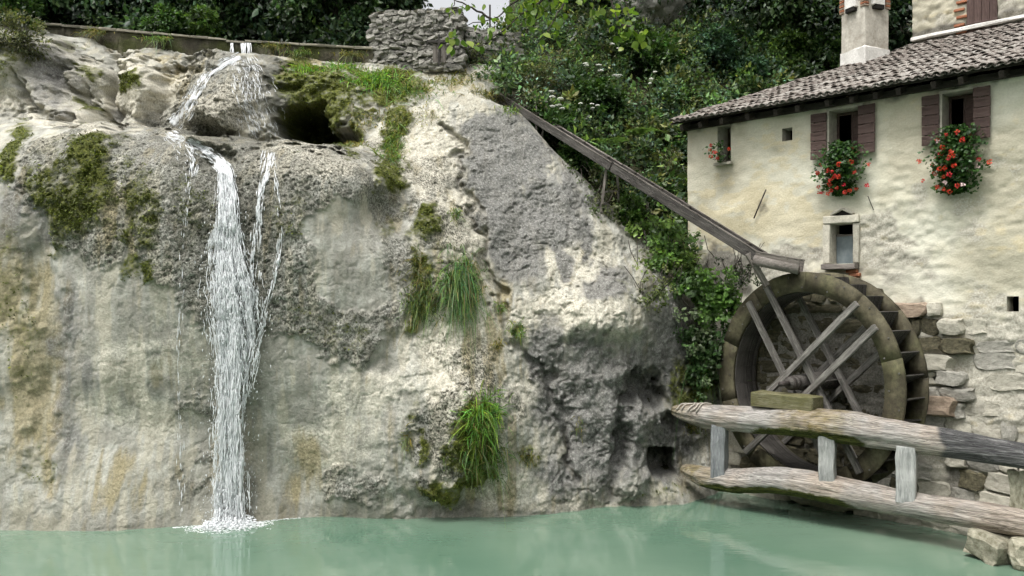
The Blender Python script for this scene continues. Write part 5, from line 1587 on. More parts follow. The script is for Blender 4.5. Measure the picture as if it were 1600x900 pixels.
def clump_points(g, nclump, per, rad, crad, shell=0.55, flat=1.0):
    """leaf positions in clumps spread through an ellipsoid (radii rad)"""
    d = unit(g.normal(0, 1, (nclump, 3)))
    r = shell + (1 - shell) * g.random((nclump, 1)) ** 0.6
    r = np.where(g.random((nclump, 1)) < 0.25, g.random((nclump, 1)), r)
    cc = d * r * np.asarray(rad)
    rr_ = g.uniform(0.5, 1.3, (nclump, 1)) * crad
    pts = cc[:, None] + unit(g.normal(0, 1, (nclump, per, 3))) * (g.random((nclump, per, 1)) ** 0.45) * rr_[:, None] * np.array([1, 1, flat])
    tone = np.repeat(np.exp(g.normal(0, 0.42, (nclump, 1))), per, 0)
    return pts.reshape(-1, 3), np.repeat(cc, per, 0), tone


def foliage_mesh(name, seed, nclump, per, rad, crad, leaf, base, shell=0.55, flat=0.7, wide=0.55, droop=0.3, var=0.3, yellow=0.15):
    g = np.random.default_rng(seed)
    C, cc, tone = clump_points(g, nclump, per, rad, crad, shell, flat)
    n = len(C)
    outw = unit(C - cc * 0.6 + 1e-3)
    D = unit(outw + g.normal(0, 0.7, (n, 3)) + np.array([0, 0, -droop]))
    N = unit(outw * 0.5 + np.array([0, 0, 0.9]) + g.normal(0, 0.45, (n, 3)))
    L = leaf * np.exp(g.normal(0, 0.25, n))
    V, F = leaf_quads(C, D, N, L, L * wide)
    c = tints(g, n, base, var, yellow) * tone
    return np_mesh(name, V, F, False, {'tint': np.repeat(np.clip(c, 0.003, 0.6), 4, 0)})


# ---- trees behind the weir: dark, dense broadleaf crowns
def limb_soup(g, h, r0, nl, spread):
    s = Soup()
    zz = np.linspace(0, h, 9)
    bend = np.cumsum(g.normal(0, 0.05, (9, 2)), 0)
    pts = np.stack([bend[:, 0], bend[:, 1], zz], 1)
    s.tube(pts, r0 * np.linspace(1, 0.3, 9), 8)
    for k in range(nl):
        j = g.integers(2, 8); a = g.uniform(0, 6.28); ln = spread * g.uniform(0.6, 1.1)
        d = np.array([math.cos(a), math.sin(a), g.uniform(0.2, 0.7)])
        tt = np.linspace(0, 1, 5)[:, None]
        s.tube(pts[j] + d * ln * tt + np.array([0, 0, 1]) * 0.25 * ln * tt ** 2, r0 * 0.45 * np.linspace(1, 0.2, 5), 5)
    return s


g = np.random.default_rng(42)
CROWN = [foliage_mesh('crown', 300 + k, 150, 60, (1.55, 1.3, 1.9), 0.42, 0.165, ((0.042, 0.08, 0.026), (0.055, 0.098, 0.04), (0.035, 0.066, 0.03))[k], 0.5, var=0.35) for k in range(3)]
for m in CROWN: m.materials.append(mat_leaf)
TRUNK = []
for k in range(2):
    m = limb_soup(np.random.default_rng(60 + k), 3.6, 0.13, 9, 1.1).mesh('trunk', True); m.materials.append(mat_bark); TRUNK.append(m)


def tree(px, py, Y, sc, k, label, group='trees behind the weir'):
    """py is the crown centre's height in the survey"""
    p = P(px, py, Y)
    base = Vector((p.x, p.y, p.z - 2.4 * sc))
    r_ = empty('tree', base, g.uniform(0, 6.28)); r_.scale = (sc, sc, sc)
    tag(r_, label, 'tree', group)
    obj('trunk', TRUNK[k % 2], None, r_)
    obj('crown', CROWN[k % 3], None, r_, (0, 0, 2.4), (0, 0, 0), (1, 1, g.uniform(0.9, 1.15)))
    return r_


tree(-40, 20, 22.8, 0.95, 0, 'dark green tree at the upper left corner')
tree(60, -30, 24.5, 1.1, 1, 'dark tree over the left end of the weir')
tree(165, -5, 24.6, 1.0, 2, 'dense dark tree behind the left third of the weir')
tree(265, -20, 25.2, 1.1, 0, 'dark broadleaf tree behind the weir, left of the falling water')
tree(350, -15, 24.4, 0.95, 1, 'lighter leafy tree straight above the notch of the weir')
tree(440, -10, 25.0, 1.05, 2, 'dark tree behind the weir, right of the notch')
tree(520, -5, 24.2, 0.95, 0, 'dark tree behind the weir left of the rubble wall')
tree(600, -40, 26.0, 0.9, 1, 'tree rising behind the square rubble wall, left of the sky')
tree(1110, -25, 26.6, 1.1, 2, 'dark tree at the top above the slope, right of the pale rock', 'trees above the slope')
tree(1210, -10, 26.2, 1.1, 0, 'dark tree at the top between slope and chimney', 'trees above the slope')
tree(1300, -30, 26.4, 1.1, 1, 'dark tree behind the left side of the chimney', 'trees above the slope')
tree(1400, 10, 26.0, 1.1, 2, 'dark tree between chimney and the tall house', 'trees above the slope')
tree(895, -45, 25.8, 1.0, 1, 'green tree above the slope, behind the overhanging branch', 'trees above the slope')
tree(975, -40, 27.2, 0.9, 0, 'dark tree just left of the pale rock at the top', 'trees above the slope')

# ---- low undergrowth behind the weir and far wooded hill: uncountable leaves
def leaf_stuff(name, centres, per, crad, leaf, bases, seed, wide=0.55, droop=0.2, var=0.35, yellow=0.2, outw=(0, -0.6, 0.6)):
    g = np.random.default_rng(seed)
    n = len(centres)
    per_pts = centres[:, None] + unit(g.normal(0, 1, (n, per, 3))) * g.random((n, per, 1)) ** 0.5 * crad * g.uniform(0.6, 1.4, (n, 1, 1))
    C = per_pts.reshape(-1, 3); m = len(C)
    o_ = unit(per_pts - centres[:, None]).reshape(-1, 3)
    D = unit(o_ + g.normal(0, 0.6, (m, 3)) + np.array(outw) * 0.5 + [0, 0, -droop])
    N = unit(o_ * 0.5 + np.array([0, -0.4, 0.9]) + g.normal(0, 0.4, (m, 3)))
    L = leaf * np.exp(g.normal(0, 0.3, m))
    V, F = leaf_quads(C, D, N, L, L * wide)
    bi = g.integers(0, len(bases), n)
    base = np.repeat(np.asarray(bases)[bi] * np.exp(g.normal(0, 0.4, (n, 1))), per, 0)
    L = L * np.repeat(np.exp(g.normal(0, 0.25, n)), per)
    V, F = leaf_quads(C, D, N, L, L * wide)
    y = np.clip(g.normal(0, 1, (m, 1)), -1, 2) * yellow
    c = np.clip(base * np.exp(g.normal(0, var, (m, 1))) * (1 + y * np.array([[0.9, 0.25, -0.5]])), 0.003, 0.6)
    o = obj(name, np_mesh(name, V, F, False, {'tint': np.repeat(c, 4, 0)}), mat_leaf)
    return o


n = 900
px = np.concatenate([g.uniform(-120, 600, 620), g.uniform(560, 690, 40), g.uniform(900, 1700, 240)])
Y = g.uniform(22.6, 30, n)
xx = (px - CX) / FPX * Y
zg = 10.1 + np.clip(Y - 27, 0, None) * 0.55
zz = zg + g.random(n) ** 1.3 * np.where(px < 690, 1.7, 3.5)
und = leaf_stuff('thicket', np.stack([xx, Y, zz], 1), 60, 0.45, 0.14, [(0.024, 0.045, 0.015), (0.035, 0.065, 0.026), (0.018, 0.034, 0.017)], 71)
tag(und, 'dark green thicket under the trees behind the weir', 'thicket', kind='stuff')

n = 1500
Y = g.uniform(31, 60, n); xx = g.uniform(-34, 36, n)
dp = np.exp(-((xx / Y + 0.045) / 0.055) ** 2)
sel = dp < 0.12
Y, xx, dp = Y[sel], xx[sel], dp[sel]
zz = 10.2 + (Y - 27) * (0.55 - 0.5 * dp) + g.uniform(0, 3.2, len(Y)) * (1 - dp)
fw = leaf_stuff('far_wood', np.stack([xx, Y, zz], 1), 46, 1.1, 0.34, [(0.035, 0.065, 0.024), (0.045, 0.08, 0.03)], 72)
tag(fw, 'dark far wood on the hill behind everything', 'wood', kind='stuff')

# ---- undergrowth on the slope beyond the flume
def on_hill(px, py, off=0.0):
    Yq = hill_rel.hit(px, py, 18, 33, 400)
    return np.stack([(px - CX) / FPX * (Yq - off), Yq - off, EYE + (CY - py) / FPX * (Yq - off)], 1)


n = 1500
px = g.uniform(700, 1330, n); py = g.uniform(-10, 430, n)
line = np.interp(px, [700, 780, 960, 1075, 1330], [110, 140, 300, 400, 140])       # stays above the slab's edge and off the house
top = np.interp(px, [700, 780, 860, 1330], [95, 40, -10, -10])
sel = (py < line) & (py > top)
px, py = px[sel], py[sel]
C = on_hill(px, py) + np.stack([0 * px, -g.uniform(0.0, 0.45, len(px)), g.uniform(-0.05, 0.3, len(px))], 1)
pal = [(0.058, 0.108, 0.035), (0.075, 0.135, 0.045), (0.092, 0.145, 0.052), (0.085, 0.14, 0.085), (0.042, 0.072, 0.03), (0.135, 0.155, 0.065)]
ug = leaf_stuff('slope_undergrowth', C, 85, 0.34, 0.10, pal, 73)
tag(ug, 'dense mixed green undergrowth covering the slope above the flume', 'undergrowth', kind='stuff')
# wiry dry stems among it
s = Soup()
for k in range(260):
    q = C[g.integers(len(C))]
    d = unit(np.array([g.normal(0, 0.5), -0.5 - 0.3 * g.random(), 0.9 + 0.4 * g.random()])) * g.uniform(0.3, 0.8)
    tt = np.linspace(0, 1, 5)[:, None]
    s.tube(q + d * tt + np.array([0, 0, -0.3]) * tt ** 2 * np.linalg.norm(d), 0.006 * np.linspace(1, 0.5, 5), 3, (0.09, 0.075, 0.045) if g.random() < 0.6 else (0.07, 0.10, 0.035))
tag(obj('dry_stems', s.mesh('dry_stems'), mat_leaf), 'thin dry stalks standing in the slope undergrowth', 'stalks', kind='stuff')

# ---- shrubs one can tell apart
SHRUB = {
    'blue': foliage_mesh('foliage', 401, 70, 60, (0.75, 0.55, 0.5), 0.22, 0.10, (0.05, 0.105, 0.06), 0.6, wide=0.4, yellow=0.08),
    'mid': foliage_mesh('foliage', 402, 70, 60, (0.75, 0.6, 0.55), 0.22, 0.105, (0.05, 0.10, 0.025), 0.6, wide=0.6),
    'bright': foliage_mesh('foliage', 403, 60, 60, (0.65, 0.5, 0.5), 0.2, 0.11, (0.075, 0.135, 0.03), 0.6, wide=0.6),
    'olive': foliage_mesh('foliage', 404, 60, 60, (0.6, 0.5, 0.5), 0.2, 0.07, (0.085, 0.095, 0.04), 0.6, wide=0.4),
}
for m in SHRUB.values(): m.materials.append(mat_leaf)
STEM = limb_soup(np.random.default_rng(77), 0.6, 0.03, 7, 0.5).mesh('stems', True); STEM.materials.append(mat_bark)


def shrub(kind, px, py, sc, label, Y=None, name='shrub', cat='shrub', squash=(1, 1, 1)):
    p = Vector(on_hill(np.array([px]), np.array([py]), 0.35)[0]) if Y is None else P(px, py, Y)
    h0 = 0.45 * sc
    r_ = empty(name, p - Vector((0, 0, h0)), g.uniform(-0.5, 0.5))
    r_.scale = (sc * squash[0], sc * squash[1], sc * squash[2])
    tag(r_, label, cat)
    obj('stems', STEM, None, r_)
    obj('foliage', SHRUB[kind], None, r_, (0, 0, 0.45), (0, 0, g.uniform(0, 6.28)))
    return r_


shrub('blue', 1105, 78, 1.25, 'blue green feathery bush high on the slope right of the pale rock')
shrub('blue', 1160, 110, 1.0, 'blue green bush on the slope above the mill roof')
shrub('bright', 1225, 80, 1.0, 'yellow green bush left of the chimney')
shrub('mid', 1285, 85, 1.0, 'green bush right beside the chimney')
shrub('mid', 1010, 85, 1.2, 'rounded green bush under the pale rock')
shrub('mid', 930, 165, 1.1, 'green bush in the middle of the slope, over the white umbels')
shrub('olive', 1045, 270, 1.1, 'greyish olive bush against the mill corner')
shrub('olive', 830, 130, 1.0, 'thin olive bush at the head of the flume')
shrub('mid', 860, 190, 0.8, 'small green bush just above the flume', )
shrub('olive', 745, 95, 0.9, 'brownish twiggy bush below the overhanging branch')
shrub('mid', 900, 250, 0.6, 'small bush under the flume beside the slab')
shrub('bright', 985, 325, 0.55, 'bright leafy bush under the flume where the poles stand', 18.9)
shrub('olive', 30, 60, 1.1, 'dark mossy bush on the boulder at the left edge', 19.3)
shrub('mid', 5, 20, 1.0, 'dark green bush at the far upper left', 20.5)
shrub('mid', 260, 40, 0.8, 'pale leaved bush leaning over the weir, left of the notch', 22.6)
shrub('bright', 320, 35, 0.7, 'lighter leafy bush behind the weir beside the notch', 22.7)

# bramble hanging between slab and wheel: three leafy drifts
def drift(name, pts, w, nclump, per, leaf, bases, label, seed, crad=0.16, cat='bramble'):
    g = np.random.default_rng(seed)
    pts = np.array(pts, float); sN = np.linspace(0, 1, len(pts))
    t_ = g.random(nclump)
    c_ = np.stack([np.interp(t_, sN, pts[:, k]) for k in range(3)], 1)
    c_[:, 0] += g.normal(0, w, nclump); c_[:, 1] += g.normal(0, w, nclump)
    Q3 = np.array([tuple(P(*q)) for q in c_]) + g.normal(0, 0.08, (nclump, 3))
    ctr = Q3.mean(0); base = Vector(ctr) - Vector((0, 0, 0.5))
    bI = g.integers(0, len(bases), nclump)
    C_ = (Q3[:, None] + unit(g.normal(0, 1, (nclump, per, 3))) * g.random((nclump, per, 1)) ** 0.5 * crad).reshape(-1, 3)
    m_ = len(C_)
    D = unit(g.normal(0, 0.6, (m_, 3)) + np.array([0, -0.5, -0.25]))
    N = unit(g.normal(0, 0.4, (m_, 3)) + np.array([-0.1, -0.7, 0.7]))
    L = leaf * np.exp(g.normal(0, 0.3, m_))
    V, F = leaf_quads(C_ - np.array(base), D, N, L, L * 0.7)
    c = np.repeat(np.asarray(bases)[bI] * np.exp(g.normal(0.12, 0.3, (nclump, 1))), per, 0) * np.exp(g.normal(0, 0.3, (m_, 1)))
    r_ = empty(name, base); tag(r_, label, cat)
    obj('foliage', np_mesh('foliage', V, F, False, {'tint': np.repeat(np.clip(c, .003, .6), 4, 0)}), mat_leaf, r_)
    s = Soup()
    for k in range(16):
        a_ = Q3[g.integers(nclump)] - np.array(base); b2 = a_ + np.array([g.normal(0, 0.2), 0.15, 0.5])
        s.tube([tuple(b2), tuple((a_ + b2) / 2 + g.normal(0, 0.05, 3)), tuple(a_)], 0.008, 4)
    tag(obj('stem', s.mesh('stem'), mat_bark, r_), kind='stuff')
    return r_


drift('bramble', [(990, 330, 19.0), (1040, 380, 18.4), (1075, 420, 18.1)], 16, 70, 34, 0.09, [(0.10, 0.18, 0.035), (0.065, 0.125, 0.028), (0.125, 0.19, 0.045)], 'bright green bramble under the middle of the flume, beside the slab', 501)
drift('bramble', [(1060, 400, 18.2), (1105, 450, 17.9), (1140, 480, 17.8)], 17, 95, 36, 0.09, [(0.11, 0.20, 0.045), (0.075, 0.145, 0.03), (0.05, 0.095, 0.025)], 'lush bramble left of the wheel top', 502)
drift('bramble', [(1090, 490, 17.9), (1110, 540, 17.9), (1100, 590, 17.9)], 15, 60, 34, 0.085, [(0.035, 0.075, 0.02), (0.05, 0.09, 0.03), (0.09, 0.12, 0.06)], 'drooping dark bramble against the left rim of the wheel', 503)
drift('creeper', [(1000, 400, 17.75), (1030, 450, 17.5), (1010, 470, 17.3)], 13, 34, 14, 0.06, [(0.07, 0.10, 0.025), (0.10, 0.12, 0.04)], 'sparse creeper on the right shoulder of the slab', 504, 0.10, 'creeper')
drift('creeper', [(880, 250, 19.2), (930, 310, 18.95), (955, 350, 18.6)], 13, 40, 24, 0.06, [(0.05, 0.075, 0.02), (0.07, 0.08, 0.03)], 'low creeper under the upper flume along the slab edge', 505, 0.14, 'creeper')
drift('creeper', [(1150, 400, 17.4), (1165, 430, 17.2), (1150, 455, 17.2)], 9, 22, 16, 0.05, [(0.05, 0.07, 0.035), (0.04, 0.06, 0.025)], 'faint creeper on the mill wall over the wheel', 506, 0.1, 'creeper')

# ---- grass
def tuft_mesh(name, seed, nb, length, spread, base, droop=0.8, width=0.011, out=(0, -1, 0)):
    g = np.random.default_rng(seed)
    root = g.normal(0, 1, (nb, 3)) * np.array(spread)
    d = unit(np.array(out) * g.uniform(0.2, 1.0, (nb, 1)) + g.normal(0, 0.5, (nb, 3)) + np.array([0, 0, 0.7]))
    L = length * np.exp(g.normal(0, 0.3, (nb, 1)))
    tt = np.array([0, 0.33, 0.68, 1.0])
    pts = root[:, None] + d[:, None] * (L * tt)[:, :, None] + np.array([0, -0.15, -1.0]) * (droop * np.exp(g.normal(-0.05, 0.35, (nb, 1))) * L * tt ** 2.2)[:, :, None]
    side = unit(np.cross(d, g.normal(0, 1, (nb, 3))))
    w_ = width * np.array([1, 0.9, 0.6, 0.08])
    A = pts - side[:, None] * w_[None, :, None]; B = pts + side[:, None] * w_[None, :, None]
    V = np.concatenate([A, B], 1).reshape(-1, 3)
    b_ = np.arange(nb)[:, None] * 8
    F = np.concatenate([b_ + f for k in range(3) for f in ([k, k + 1, k + 5], [k, k + 5, k + 4])], 0)
    c = tints(g, nb, base, 0.35, 0.35)
    straw = g.random(nb) < 0.13
    c[straw] = np.array([0.24, 0.20, 0.085]) * np.exp(g.normal(0, 0.25, (straw.sum(), 1)))
    return np_mesh(name, V, F, False, {'tint': np.repeat(c, 8, 0)})


def tuft(px, py, length, spread_px, nb, base, label, seed, droop=0.8, name='grass_tuft', width=0.009, sink=0.02):
    Yq = cliff_rel.hit(px, py)[0]
    p = P(px, py, Yq + sink - 0.03)
    k = Yq / FPX
    me_ = tuft_mesh('blades', seed, nb, length, (spread_px[0] * k, 0.06, spread_px[1] * k), base, droop, width)
    # lay every root on the rock
    r_ = empty(name, p); tag(r_, label, 'grass', 'grass tufts on the cliff')
    o = tag(obj('blades', me_, mat_leaf, r_), kind='stuff')
    co = np.zeros(len(me_.vertices) * 3, np.float32); me_.vertices.foreach_get('co', co); co = co.reshape(-1, 8, 3)
    rt_ = (co[:, 0] + co[:, 4]) / 2
    yy = cliff_rel.at(rt_[:, 0] + p.x, rt_[:, 2] + p.z) - p.y
    co[:, :, 1] += (np.clip(yy, -0.6, 0.9) - rt_[:, 1])[:, None] + 0.01
    me_.vertices.foreach_set('co', co.ravel()); me_.update()
    return r_


G1, G2, G3, G4 = (0.14, 0.27, 0.04), (0.12, 0.19, 0.045), (0.19, 0.20, 0.07), (0.13, 0.14, 0.045)
tuft(590, 125, 0.34, (24, 12), 620, G1, 'bright green long grass on the ledge under the rubble wall', 601, 0.9, width=0.010)
tuft(535, 105, 0.24, (14, 5), 260, G1, 'small bright grass clump right of the cave roof', 602)
tuft(482, 108, 0.22, (14, 6), 260, G1, 'grass on top of the cave right beside the falling water', 603)
tuft(648, 142, 0.28, (17, 12), 380, G2, 'pale green grass right of the bright ledge grass', 604)
tuft(612, 235, 0.26, (9, 28), 460, G2, 'long hanging strip of grass down the ridge below the ledge', 605)
tuft(575, 185, 0.18, (14, 10), 240, G3, 'yellowish grass right of the cave mouth', 606)
tuft(552, 225, 0.16, (9, 6), 140, G3, 'little dry grass at the lower right lip of the cave', 607)
tuft(722, 448, 0.42, (12, 21), 1100, (0.075, 0.15, 0.038), 'big green drooping grass tuft in the middle of the ridge', 608, 1.25, width=0.009)
tuft(660, 475, 0.24, (13, 16), 760, (0.085, 0.13, 0.035), 'moss green grass patch left of the big drooping tuft', 609)
tuft(653, 420, 0.2, (6, 16), 200, G4, 'short mossy grass streak above the left grass patch', 610)
tuft(757, 655, 0.4, (14, 18), 480, (0.13, 0.25, 0.04), 'bright upright grass on the lower mossy hump', 611, 0.7, width=0.010)
tuft(760, 710, 0.32, (18, 16), 420, (0.08, 0.15, 0.03), 'darker grass under the bright upright tuft, near the pool', 612, 1.0)
tuft(782, 480, 0.16, (5, 4), 90, G2, 'tiny tuft on the crack between ridge and slab, upper', 613)
tuft(808, 517, 0.2, (6, 7), 130, G2, 'small green tuft on the crack between ridge and slab', 614)
tuft(826, 716, 0.16, (6, 5), 110, G4, 'mossy tuft low on the ridge near the pool', 615)
tuft(776, 540, 0.14, (5, 5), 70, G3, 'tiny yellow tuft left of the crack', 616)
tuft(712, 335, 0.16, (5, 5), 90, G2, 'small tuft high on the ridge above the big drooping one', 617)
tuft(636, 690, 0.2, (5, 8), 80, G3, 'thin dry grass left of the lower mossy hump', 618)
tuft(1095, 540, 0.5, (10, 12), 180, G2, 'long arching grass left of the wheel', 619, 1.3, width=0.012)
tuft(1082, 668, 0.18, (9, 5), 160, G4, 'short grass on the rock under the log tip', 620)
tuft(905, 665, 0.12, (4, 8), 60, G4, 'wisp of moss grass in the dark cliff', 621)
tuft(640, 180, 0.14, (30, 10), 200, G3, 'thin scattered yellow grass on the cream ridge top', 622)
tuft(730, 120, 0.22, (20, 6), 160, G4, 'dry grass on the path at the head of the ridge', 623)

for k, (px_, py_, lab) in enumerate(((150, 52, 'mossy grass wisp on the weir, far left'), (250, 62, 'hanging grass on the weir crest, left of the notch'), (430, 74, 'small grass clump on the weir right of the notch'), (470, 84, 'thin upright grass in front of the weir right of the falling water'), (550, 86, 'grass wisp at the right end of the weir'))):
    p_w = P(px_, py_, 21.42)
    r_ = empty('grass_tuft', p_w); tag(r_, lab, 'grass', 'grass tufts on the weir')
    tag(obj('blades', tuft_mesh('blades', 660 + k, 150, 0.24, (0.16, 0.04, 0.02), G2 if k % 2 else G4, 0.9, 0.008), mat_leaf, r_), kind='stuff')

tuft(770, 152, 0.3, (18, 5), 260, G4, 'dry grass hiding the upper end of the flume', 624)
tuft(700, 128, 0.2, (22, 6), 220, G3, 'straw coloured grass below the small sluice gate', 625)
tuft(800, 172, 0.22, (8, 5), 120, G2, 'green grass at the slab edge beside the flume', 626)
# mossy leaflets: soft ragged cushions over the moss stains
wgt = (moss.ravel() ** 2) * sstep(0.42, 0.6, 0.5 * nC.ravel() + 0.5 * nA.ravel())
pr = np.clip(wgt - 0.15, 0, None); pr /= pr.sum()
ix = np.random.default_rng(6).choice(moss.size, 26000, p=pr)
gm = np.random.default_rng(8)
C = V0m = np.stack([gx.ravel()[ix], Yf.ravel()[ix], gz.ravel()[ix]], 1) + gm.normal(0, 0.014, (len(ix), 3))
D = unit(gm.normal(0, 0.6, C.shape) + np.array([0, -0.9, -0.2])); N = unit(gm.normal(0, 0.5, C.shape) + np.array([0, -0.5, 0.9]))
L = 0.035 * np.exp(gm.normal(0, 0.35, len(C)))
V, F = leaf_quads(C, D, N, L, L * 0.6)
tn = np.clip(np.array([0.085, 0.102, 0.02]) * np.exp(gm.normal(0, 0.45, (len(C), 1))), .004, .4)
tag(obj('moss', np_mesh('moss', V, F, False, {'tint': np.repeat(tn, 4, 0)}), mat_leaf), 'olive green moss cushions on the tufa cliff', 'moss', kind='stuff')

# ---- fern, umbels
def fern(px, py, Y, sc, label, seed):
    g = np.random.default_rng(seed)
    p = P(px, py, Y); r_ = empty('fern', p); tag(r_, label, 'fern')
    for k in range(8):
        a = g.uniform(-2.6, -0.5); ln = sc * g.uniform(0.6, 1.0)
        dh = np.array([math.cos(a), math.sin(a), 0.0])
        tt = np.linspace(0, 1, 16)
        rach = dh * (ln * tt)[:, None] + np.array([0, 0, 1.0]) * (ln * (0.75 * tt - 0.75 * tt ** 2))[:, None]
        C_, D_, N_, L_ = [], [], [], []
        sd = np.cross(dh, [0, 0, 1])
        for j in range(2, 16):
            for sg in (-1, 1):
                C_.append(rach[j]); D_.append(sd * sg + dh * 0.35); N_.append([0, 0, 1.0]); L_.append(ln * 0.28 * math.sin(math.pi * min(1, 0.12 + 0.88 * (1 - tt[j]) * 1.0) * 0.55) + 0.01)
        V, F = leaf_quads(np.array(C_), np.array(D_), np.array(N_), np.array(L_), np.array(L_) * 0.28)
        c = tints(g, len(C_), (0.10, 0.17, 0.05), 0.15, 0.1)
        obj('frond', np_mesh('frond', V, F, False, {'tint': np.repeat(c, 4, 0)}), mat_leaf, r_)


fern(985, 215, 19.9, 0.9, 'pale green fern on the slope between flume and mill', 701)
fern(955, 228, 19.8, 0.75, 'smaller fern hanging just above the flume', 702)

mat_umbel = simple_material('white_petals', (0.55, 0.55, 0.48), (0.75, 0.75, 0.68), 20, 0.8, 0, 0.01, objvar=0.1)


def umbel_plant(px, py, Y, heads, label, seed, size=0.07):
    g = np.random.default_rng(seed)
    p = P(px, py, Y); b0 = p - Vector((0, -0.3, 0.7)); r_ = empty('umbel_plant', b0); tag(r_, label, 'wild flower', 'white umbels on the slope')
    for k in range(heads):
        e = np.array([g.normal(0, 0.16), -0.3 + g.normal(0, 0.06), 0.7 + g.normal(0, 0.1)])
        s = Soup(); s.tube([(0, 0, 0), tuple(e * 0.5 + [0, 0, 0.05]), tuple(e)], 0.006, 4, (0.07, 0.09, 0.03))
        st = obj('stem', s.mesh('stem'), mat_leaf, r_)
        s = Soup()
        for q in range(34):
            a, rr_ = g.uniform(0, 6.28), size * math.sqrt(g.random())
            s.add(iv * g.uniform(0.008, 0.014) + e + [rr_ * math.cos(a), rr_ * math.sin(a), 0.02 + 0.02 * (1 - (rr_ / size) ** 2) + g.normal(0, 0.004)], ifc)
        obj('umbel', s.mesh('umbel'), mat_umbel, r_)


umbel_plant(870, 158, 20.0, 6, 'cluster of white umbels just above the flume', 801)
umbel_plant(922, 110, 21.4, 4, 'white umbels up the slope under the leafy branch', 802)
umbel_plant(970, 118, 21.3, 2, 'single round white umbels in the upper slope', 803, 0.09)
umbel_plant(1015, 130, 21.6, 3, 'small white umbels right of the slope centre', 804, 0.05)
umbel_plant(930, 166, 20.2, 4, 'white flowers low on the slope right of the flume umbels', 805, 0.05)
umbel_plant(975, 78, 22.3, 3, 'white blossoms right under the overhanging leaves', 806, 0.06)
umbel_plant(1015, 62, 23.5, 2, 'pale umbel below the rock face', 807, 0.06)

# ---- geraniums in the windows
mat_petal = NT('red_petals'); mat_petal.bsdf(mat_petal.ramp(mat_petal.objrand(), [(0, (0.46, 0.025, 0.012)), (0.5, (0.58, 0.06, 0.025)), (0.85, (0.52, 0.025, 0.05)), (1, (0.62, 0.10, 0.05))]), 0.6, None, 0.3); mat_petal = mat_petal.m
mat_pink = simple_material('pale_pink_petals', (0.6, 0.42, 0.42), (0.75, 0.62, 0.6), 20, 0.6, 0, 0.01)
mat_pot = simple_material('terracotta_trough', (0.22, 0.085, 0.05), (0.32, 0.14, 0.085), 10, 0.9)


def blossom_mesh(seed):
    g = np.random.default_rng(seed)
    n_ = 26
    C_ = unit(g.normal(0, 1, (n_, 3))) * 0.022 * g.uniform(0.6, 1.2, (n_, 1))
    V, F = leaf_quads(C_, unit(C_ + g.normal(0, 0.012, (n_, 3))), g.normal(0, 1, (n_, 3)), 0.028, 0.026, 0.1)
    return np_mesh('blossom', V, F)


BLO = []
for k in range(4):
    m = blossom_mesh(900 + k); m.materials.append(mat_petal); BLO.append(m)
BLP = blossom_mesh(910); BLP.materials.append(mat_pink)


def geranium(px_top, py_top, py_bot, hw_px, nl, nb, label, seed, out=0.16, pink=0, trough_=True):
    g = np.random.default_rng(seed)
    xt, zt = fp(px_top, py_top, out); xb_, zb_ = fp(px_top, py_bot, out)
    wp = mill_world(xt, -out, zt); hw = hw_px / FPX * wp.y
    H = zt - zb_
    r_ = empty('geranium', mill_world(xt, -0.05, zb_), M_ROT); tag(r_, label, 'geranium')
    tv_ = g.random(nl)
    prof = np.interp(tv_, [0, 0.15, 0.4, 0.7, 1.0], [0.5, 0.8, 1.0, 0.9, 0.55])
    C_ = np.stack([hw * prof * np.clip(g.normal(0, 0.52, nl), -1.35, 1.35) + 0.0, -0.05 - 0.30 * g.random(nl) * np.sin(np.pi * (0.15 + 0.8 * tv_)), H * (1 - tv_)], 1)
    D = unit(np.stack([C_[:, 0] / hw * 0.7, -0.6 + 0 * tv_, 0 * tv_ - 0.15], 1) + g.normal(0, 0.5, (nl, 3)))
    N = unit(np.array([0, -0.7, 0.7]) + g.normal(0, 0.35, (nl, 3)))
    L = 0.062 * np.exp(g.normal(0, 0.22, nl))
    V, F = leaf_quads(C_, D, N, L, L * 0.95, 0.12)
    tn = tints(g, nl, (0.032, 0.078, 0.016), 0.35, 0.15)
    obj('foliage', np_mesh('foliage', V, F, False, {'tint': np.repeat(tn, 4, 0)}), mat_leaf, r_)
    s = Soup()
    for k in range(12):
        e = C_[g.integers(nl)]
        s.tube([(0, 0.0, H * 0.92), tuple((e + [0, -0.1, H * 0.92]) / 2), tuple(e)], 0.005, 4, (0.06, 0.09, 0.03))
    tag(obj('stem', s.mesh('stem'), mat_leaf, r_), kind='stuff')
    if trough_: obj('pot', box_mesh('pot', min(0.42, hw * 1.2), 0.16, 0.14, 0.015), mat_pot, r_, (0, 0.02, H * 0.82))
    for k in range(nb):
        tq = 0.12 + 0.88 * g.random() ** 0.8
        pr_ = np.interp(tq, [0, 0.4, 0.8, 1.0], [0.7, 1.05, 1.1, 0.8])
        x_ = hw * pr_ * np.clip(g.normal(-0.15, 0.75), -1.45, 1.3)
        dep = -0.12 - 0.28 * math.sin(math.pi * (0.15 + 0.75 * tq)) * max(0.25, 1 - (x_ / hw) ** 2)
        sc_ = g.uniform(0.8, 1.25)
        pk = k < pink
        obj('blossom', BLP if pk else BLO[k % 4], None, r_, (x_, dep, H * (1 - tq)), (g.uniform(0, 6), g.uniform(0, 6), 0), (sc_, sc_, sc_))
    return r_


geranium(1315, 222, 303, 33, 1900, 26, 'hanging red geranium in the left shuttered window', 951)
geranium(1495, 196, 300, 35, 2300, 32, 'larger hanging red geranium in the right shuttered window, with pale blooms', 952, pink=4)
geranium(1126, 222, 252, 15, 120, 8, 'small sparse red geranium in the little window under the eave', 953, 0.12, trough_=False)

